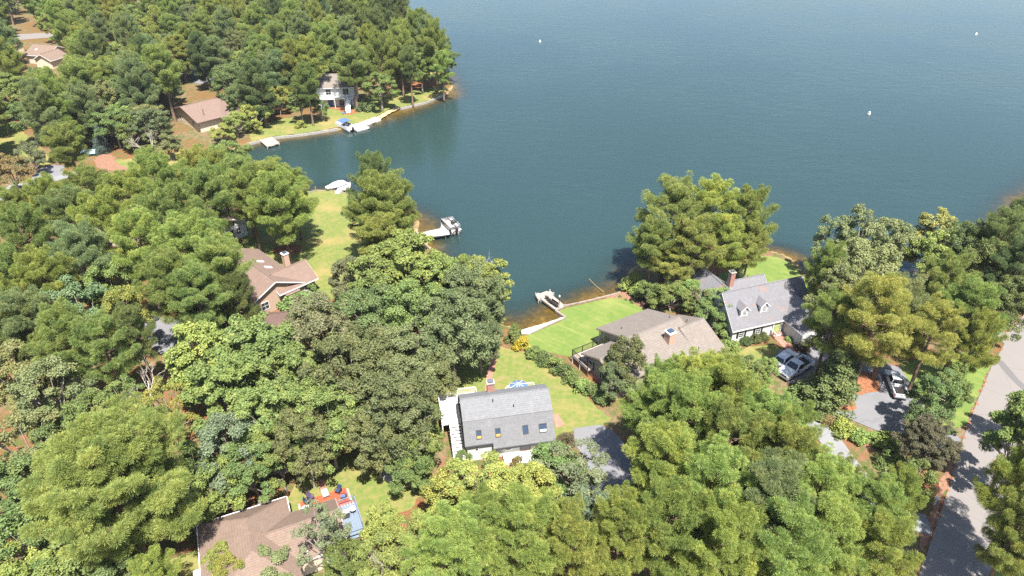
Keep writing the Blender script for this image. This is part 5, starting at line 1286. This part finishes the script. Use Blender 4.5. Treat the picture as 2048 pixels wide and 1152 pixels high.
# big pines on the lawn point
T_('p', 748, 385, 48, 16.5, 'dark', 'tall dark pine at lake edge of the left lawn')
T_('P', 770, 440, 70, 15.5, 'pine', 'broad pine standing centre on the left lakeside lawn')
T_('p', 770, 490, 58, 13, 'pine', 'lower full pine nearest the bright maple on left lawn')
T_('p', 720, 445, 34, 12, 'dark')
# big pines on the right point
T_('p', 1338, 445, 68, 16.5, 'gold', 'tallest pine at the left of right hand point')
T_('p', 1415, 440, 66, 16.5, 'lime', 'tall pine in middle of the group on right hand point')
T_('p', 1493, 452, 52, 15, 'pine', 'tall pine at the right of the group on the point')
for a in [('p', 1305, 500, 48, 12, 'pine'), ('p', 1385, 500, 58, 13, 'gold'), ('p', 1445, 500, 50, 12, 'lime'), ('p', 1345, 530, 42, 9, 'gold'), ('p', 1500, 500, 36, 11, 'gold')]: T_(*a)
# around the dormered house
for a in [('b', 1345, 590, 40, 5, 'green'), ('b', 1385, 585, 36, 5, 'bright'), ('b', 1300, 585, 30, 4, 'green'), ('u', 1265, 560, 26, 3.4, 'yell'), ('u', 1285, 575, 26, 3.2, 'bright'), ('w', 1440, 610, 42, 6, 'bright'), ('b', 1415, 635, 36, 5, 'green'), ('w', 1400, 600, 26, 5, 'rust'), ('u', 1450, 665, 22, 2.5, 'green'), ('u', 1460, 690, 26, 2.4, 'bright'),
          ('p', 1440, 748, 42, 8, 'gold'), ('b', 1495, 738, 32, 4.5, 'dark'), ('b', 1536, 738, 26, 3.8, 'bright'), ('b', 1490, 770, 44, 6, 'green')]: T_(*a)
for x, y, r, l in [(1492, 680, 13, 'clipped round hedge ball left of the white house front'), (1512, 675, 14, 'clipped round hedge in the middle before white house'), (1528, 671, 13, 'clipped round hedge nearest the front door steps')]:
    p = P(x, y, .7); TREES.append(('h', p.x, p.y, 1.6, r / ppm(p), 'hedge', l))
T_('u', 1605, 690, 18, 1.8, 'maroon', 'dark maroon shrub beside the white garage wall'); T_('u', 1578, 676, 10, 1.0, 'bright', 'low bright plants between brick walk and garage')
# right side trees
for a in [('b', 1730, 490, 68, 13, 'olive'), ('b', 1665, 490, 44, 11, 'olive'), ('b', 1785, 495, 46, 11, 'olive'), ('p', 1650, 560, 40, 14, 'pine'), ('o', 1720, 560, 76, 14, 'olive'), ('o', 1680, 600, 60, 13, 'olive'), ('p', 1660, 660, 55, 14, 'pine'), ('p', 1790, 640, 60, 15, 'olive'),
          ('m', 1865, 480, 40, 11, 'pale'), ('m', 1855, 520, 42, 11, 'yell'), ('o', 1920, 510, 50, 13, 'dark'), ('p', 1990, 500, 56, 16, 'dark'), ('p', 2035, 470, 46, 16, 'dark'), ('p', 1885, 585, 52, 14, 'gold'), ('p', 1935, 640, 58, 14, 'lime'), ('o', 1975, 560, 58, 13, 'dark'), ('p', 2030, 560, 52, 15, 'dark'), ('o', 2020, 620, 52, 12, 'dark'),
          ('p', 1860, 680, 58, 14, 'gold'), ('p', 1945, 690, 44, 12, 'pine'), ('b', 1868, 800, 48, 9, 'green'), ('b', 1858, 850, 48, 7, 'dark'), ('b', 1905, 770, 38, 6, 'green'), ('o', 1855, 890, 56, 7, 'brown'), ('b', 1830, 960, 45, 6, 'green')]: T_(*a)
T_('c', 1664, 768, 56, 8.5, 'dark', 'dense dark conical evergreen beside the left facing pickup truck')
G_('p', 1693, 806, 18, 4.6, 'gold', 'leaning pine with bare trunk standing in orange straw island')
for a in [('u', 1600, 780, 24, 2.4, 'green'), ('u', 1640, 820, 20, 2, 'dark'), ('u', 1590, 805, 22, 2.2, 'green'), ('u', 1660, 838, 18, 1.6, 'rust'), ('u', 1690, 850, 26, 2.4, 'lime'), ('u', 1720, 868, 22, 2.2, 'lime'), ('u', 1745, 872, 18, 2.0, 'lime'), ('u', 1775, 875, 28, 2.6, 'lime'), ('u', 1790, 900, 24, 2.2, 'bright'), ('u', 1640, 800, 16, 1.6, 'green'), ('u', 1675, 872, 10, .9, 'green'), ('u', 1770, 920, 20, 2, 'green')]: T_(*a)
# right of road
for a in [('m', 2030, 890, 66, 13, 'bright'), ('p', 2048, 985, 72, 15, 'lime'), ('p', 2022, 1090, 66, 14, 'pine'), ('p', 2070, 1080, 70, 13, 'dark'), ('b', 2075, 830, 50, 10, 'green')]: T_(*a)
# pine mass bottom right and centre
for a in [ ('p', 1395, 805, 66, 14, 'lime'), ('p', 1450, 830, 74, 15, 'lime'), ('p', 1370, 870, 76, 16, 'lime'), ('p', 1450, 920, 78, 16, 'pine'), ('p', 1330, 960, 82, 16, 'lime'), ('p', 1520, 880, 72, 15, 'lime'), ('p', 1560, 950, 76, 15, 'pine'), ('p', 1578, 888, 54, 13, 'lime'),
          ('p', 1420, 1010, 86, 16, 'lime'), ('p', 1530, 1030, 86, 16, 'blue'), ('p', 1330, 1070, 84, 15, 'lime'), ('p', 1240, 1090, 76, 14, 'lime'), ('p', 1440, 1110, 88, 15, 'lime'), ('p', 1560, 1120, 86, 15, 'lime'), ('p', 1630, 1010, 74, 14, 'lime'), ('p', 1672, 992, 48, 11, 'pine'), ('p', 1650, 1100, 78, 14, 'lime'), ('p', 1740, 1040, 66, 13, 'lime'), ('p', 1750, 1120, 72, 13, 'lime'), ('p', 1790, 1010, 46, 11, 'lime'),
          ('b', 1255, 720, 44, 8, 'oak'), ('b', 1225, 760, 34, 6, 'oak'), ('p', 1322, 778, 40, 10, 'lime'), ('p', 1352, 762, 36, 9.5, 'lime'),
          ('w', 1150, 960, 78, 9, 'sage'), ('b', 1110, 940, 62, 8, 'green'), ('b', 1180, 1020, 58, 8, 'sage'), ('b', 960, 985, 78, 9, 'yell'), ('b', 1060, 1000, 66, 9, 'yell'), ('b', 900, 1010, 66, 8, 'yell'), ('b', 820, 1080, 62, 7, 'yell'), ('b', 770, 1050, 48, 6, 'yell'), ('b', 760, 1120, 60, 7, 'yell'),
          ('p', 1040, 1100, 92, 15, 'lime'), ('p', 900, 1120, 86, 14, 'lime'), ('p', 1140, 1120, 76, 14, 'pine'), ('p', 970, 1060, 60, 12, 'lime'), ('w', 650, 1085, 62, 10, 'sage'), ('b', 690, 1130, 46, 7, 'green'), ('b', 540, 1135, 52, 5, 'olive'), ('b', 445, 1120, 36, 4.5, 'yell'), ('b', 460, 1150, 44, 5, 'yell'), ('b', 925, 922, 22, 3, 'green'), ('u', 985, 920, 22, 2.6, 'green'), ('u', 1035, 920, 15, 1.6, 'rust')]: T_(*a)
G_('p', 1300, 950, 14, 4.2, 'lime', 'lime green pine with dark trunk standing beside the grey driveway')
T_('h', 1131, 875, 22, 2.6, 'brown', 'clipped brownish round bush at right corner of gambrel house')
T_('d', 770, 1090, 40, 9, 'pine', 'bare white forked tree among yellow green crowns at bottom')
# hedge between the two lawns
for k, (x, y, r, t_) in enumerate([(1045, 684, 20, 'yellow'), (1068, 700, 19, 'green'), (1090, 712, 21, 'hedge'), (1108, 724, 21, 'green'), (1128, 738, 22, 'hedge'), (1145, 750, 21, 'green'), (1165, 766, 22, 'bright'), (1185, 775, 18, 'dark'), (1205, 790, 20, 'dark'), (1025, 670, 18, 'dark'), (1030, 655, 14, 'green')]):
    T_('u', x, y, r, 2.4, t_)
for k, (x, y, r, t_) in enumerate([(600, 600, 40, 'green'), (570, 592, 26, 'bright'), (640, 610, 30, 'olive'), (620, 575, 16, 'bright')]): T_('u', x, y, r, 3.0, t_)
for a in [(1240, 594, .35), (1252, 600, .3), (1264, 606, .35), (1278, 602, .45), (1290, 614, .4), (1268, 594, .4), (1284, 596, .5), (1300, 612, .5)]:
    p = P(a[0], a[1]); TREES.append(('u', p.x, p.y, a[2] * 1.6, a[2], 'maroon' if a[2] > .38 else 'bright', None))

# far wood, upper left
for a in [('p', 560, 100, 30, 18, 'pine'), ('p', 620, 130, 34, 18, 'pine'), ('p', 705, 140, 36, 17, 'gold'), ('o', 466, 168, 42, 12, 'dark'), ('s', 535, 150, 18, 12, 'spruce'), ('b', 555, 195, 26, 8, 'yell'), ('b', 600, 205, 26, 9, 'green'), ('b', 505, 232, 30, 6.5, 'yell'), ('b', 470, 245, 28, 6, 'yell'), ('b', 445, 264, 26, 4.5, 'yell'), ('b', 640, 215, 18, 6, 'green'), ('u', 601, 246, 13, 2.2, 'yell'),
          ('u', 730, 205, 22, 4, 'dark'), ('o', 292, 240, 38, 9, 'olive'), ('o', 250, 200, 44, 12, 'green'), ('p', 175, 170, 50, 16, 'pine'), ('o', 130, 230, 46, 12, 'green'), ('o', 70, 235, 42, 11, 'green'), ('s', 200, 285, 20, 6, 'spruce'), ('b', 335, 290, 30, 6, 'olive'), ('b', 255, 260, 34, 8, 'green'), ('o', 330, 172, 30, 9, 'oak'), ('o', 30, 190, 46, 12, 'green'), ('b', 340, 180, 26, 9, 'blue'),
          ('u', 350, 285, 12, 2.4, 'olive'), ('p', 870, 100, 30, 19, 'pine'), ('p', 835, 75, 28, 19, 'pine'), ('p', 800, 110, 32, 18, 'pine'), ('p', 885, 140, 24, 13, 'lime'), ('b', 885, 160, 14, 5, 'green'), ('p', 760, 120, 32, 18, 'pine'), ('p', 820, 140, 22, 15, 'dark')]: T_(*a)
G_('d', 309, 330, 10, 3, 'pine', 'bare grey tree beside the grass strip left of cove')
G_('p', 627, 252, 15, 3.4, 'pine', 'bare trunked pine at the waterline left of blue pontoon boat')
G_('p', 186, 262, 16, 4.2, 'pine', 'tall pine with long bare trunk above the small blue spruce')
placed = [(t[1], t[2], t[4]) for t in TREES]
clear_px = [(30, 60, 105, 84), (40, 94, 140, 134), (360, 134, 445, 152), (342, 192, 425, 240), (635, 160, 705, 224), (0, 244, 105, 335), (160, 300, 270, 352), (540, 236, 900, 290), (40, 330, 130, 372), (225, 300, 420, 352), (650, 118, 670, 126)]
n_f = 0; tries = 0
lakex = np.array(lake_poly)
while tries < 30000 and n_f < 400:
    tries += 1
    bx_, by_ = trg.uniform(-70, 900), trg.uniform(-70, 330)
    if by_ > 300 and bx_ > 430: continue
    p = P(bx_, by_, 0)
    X_, Y_ = np.array([p.x]), np.array([p.y])
    if in_poly(X_, Y_, lake_poly)[0] or dist_shore(X_, Y_)[0] < 1.6: continue
    if any(x0 < bx_ < x1 and y0 < by_ < y1 for x0, y0, x1, y1 in clear_px): continue
    kind = trg.choice('pff') if trg.random() < .60 else trg.choice('oobbb')
    h = trg.uniform(13.5, 19) if kind in 'pf' else trg.uniform(8, 12.5)
    r = trg.uniform(3.6, 5.0) if kind in 'pf' else trg.uniform(3.8, 5.2)
    if any((p.x - x) ** 2 + (p.y - y) ** 2 < ((r + r2) * .41) ** 2 for x, y, r2 in placed): continue
    cx, cy_ = PX((p.x, p.y, h * .72)); s_ = ppm((p.x, p.y, h * .7)) * r
    hid = False
    for x0, y0, x1, y1 in clear_px:      # keep the clearings of the photograph open
        if x0 - s_ * .75 < cx < x1 + s_ * .75 and y0 - s_ * .7 < cy_ < y1 + s_ * .9 and by_ > (y0 + y1) / 2: hid = True
    if hid: continue
    tint = trg.choice(['pine', 'pine', 'pine', 'lime', 'gold', 'dark', 'blue']) if kind in 'pf' else trg.choice(['green', 'oak', 'olive', 'bright', 'dark'])
    TREES.append((kind, p.x, p.y, h, r, tint, None)); placed.append((p.x, p.y, r)); n_f += 1

# labels: own look first, then the nearest landmark and the side it lies on
LM['the left lawn'] = P(720, 480); LM['the right-hand point'] = P(1400, 520); LM['the roadside'] = P(1900, 900); LM['the shaded driveway'] = P(1760, 800)
LM['the grey driveway'] = P(1220, 930); LM['the curved concrete drive'] = P(1680, 900); LM['the gravel circle'] = P(790, 948); LM['the brick garden path'] = P(985, 735); LM['the left edge of the frame'] = P(20, 600)
LM['the left concrete drive'] = P(80, 360); LM['the small blue spruce'] = P(200, 300); LM['the bottom edge of the frame'] = P(1500, 1120); LM['the pale far driveway'] = P(400, 145); LM['the far top road'] = P(60, 76)
LM['the straw clearing at left'] = P(340, 700); LM['the blue pontoon boat'] = P(690, 257); LM['the peach timber dock'] = P(540, 283); LM['the mulch bed'] = P(1275, 605); LM['the parked white cars'] = P(1575, 740)
LM['the top edge of the frame'] = P(420, 10); LM['the lower left corner'] = P(60, 1120); LM['the dead tree at left'] = P(320, 850); LM['the red deck'] = P(680, 985); LM['the road at right'] = P(2030, 700); LM['the sandy bank at right'] = P(2010, 440)
LM['the top left corner'] = P(20, 15); LM['the top edge by the lake'] = P(690, 15); LM['the top edge, left part'] = P(200, 10)
LM['the wood behind the cove house'] = P(330, 90); LM['the pines above the lakeside house'] = P(560, 60)
LM['the yellow roadside shrubs'] = P(1740, 880)
ORD = ['', 'second ', 'third ', 'fourth ', 'fifth ', 'sixth ', 'seventh ', 'eighth ', 'ninth ', 'tenth ', 'eleventh ', 'twelfth ', 'thirteenth ', 'fourteenth ', 'fifteenth ', 'sixteenth '] + [w + ' ' for w in 'seventeenth eighteenth nineteenth twentieth twenty-first twenty-second twenty-third twenty-fourth'.split()]
ents = []
for i, (k, x, y, h, r, tint, lab) in enumerate(TREES):
    if lab: continue
    p = Vector((x, y, 0)); L_ = min(LM, key=lambda q: (LM[q] - p).length); d = p - LM[L_]
    if any(w in L_ for w in ('frame', 'corner', 'edge', 'the wood')): rel = 'near'
    elif abs(d.x) > abs(d.y): rel = 'right of' if d.x > 0 else 'left of'
    else: rel = 'behind' if d.y > 0 else 'in front of'
    size = 'tall ' if (h > 17 and k in 'pPfob') else 'small ' if (k in 'pbow' and h < 9) else ''
    ents.append(((size + ADJ[tint] + ' ' + NOUN[k], rel + ' ' + L_), d.length, i))
groups = {}
for key, dist, i in ents: groups.setdefault(key, []).append((dist, i))
labels = {}
for (what, where), ls in groups.items():
    ls.sort()
    for n_, (dist, i) in enumerate(ls):
        if len(ls) == 1: labels[i] = f'{what} {where}'
        else: labels[i] = f'{what} {where}, {ORD[min(n_, 23)]}nearest'
proto_src = {}
for i, (k, x, y, h, r, tint, lab) in enumerate(TREES):
    pk_ = 'l' if (k == 'b' and h < 8.6) else k
    pr = PROTO[pk_][trg.randrange(len(PROTO[pk_]))]
    sx = r / pr['r']; sz = h / pr['h']
    root = bpy.data.objects.new(OBJN[k], None); COL.objects.link(root); root.empty_display_size = .3
    root.location = (x, y, -0.02); root.rotation_euler = (0, 0, trg.uniform(0, 6.283)); root.scale = (sx, sx * trg.uniform(.94, 1.06), sz)
    tn = bpy.data.objects.new('stems' if k in 'uh' else 'trunk', pr['trunk']); COL.objects.link(tn); tn.parent = root
    if pr['crown']:
        cr_ = bpy.data.objects.new('leaves' if k in 'uh' else 'crown', pr['crown']); COL.objects.link(cr_); cr_.parent = root
        j = trg.uniform(.86, 1.14); c0 = TINT[tint]; w_ = trg.uniform(-.12, .10)
        cr_.color = (c0[0] * j * (1 + w_), c0[1] * j, c0[2] * j * (1 - w_), 1)
    else: root.scale = (sz, sz, sz)
    tag(root, lab or labels[i], CATN.get(k, 'tree'), 'shrubs in the gardens' if k in 'uh' else 'pines among the houses' if k in 'pPf' else 'leafy trees among the houses' if k in 'obmwc' else None)
print('TREES', len(TREES), 'far', n_f)

# ------------------------------------------------------------------ light summer haze over the whole place
hz = MB().box((0, 900, 27.5), (8400, 8600, 73.0)).build('haze', bpy.data.materials.new('summer_haze'))
hm_ = hz.data.materials[0]; hm_.use_nodes = True; ht = hm_.node_tree; ht.nodes.clear()
ho = ht.nodes.new('ShaderNodeOutputMaterial'); hv = ht.nodes.new('ShaderNodeVolumePrincipled')
hv.inputs['Color'].default_value = (0.86, 0.91, 0.97, 1); hv.inputs['Density'].default_value = 0.0001; hv.inputs['Anisotropy'].default_value = 0.2
ht.links.new(hv.outputs[0], ho.inputs['Volume'])
tag(hz, kind='stuff')
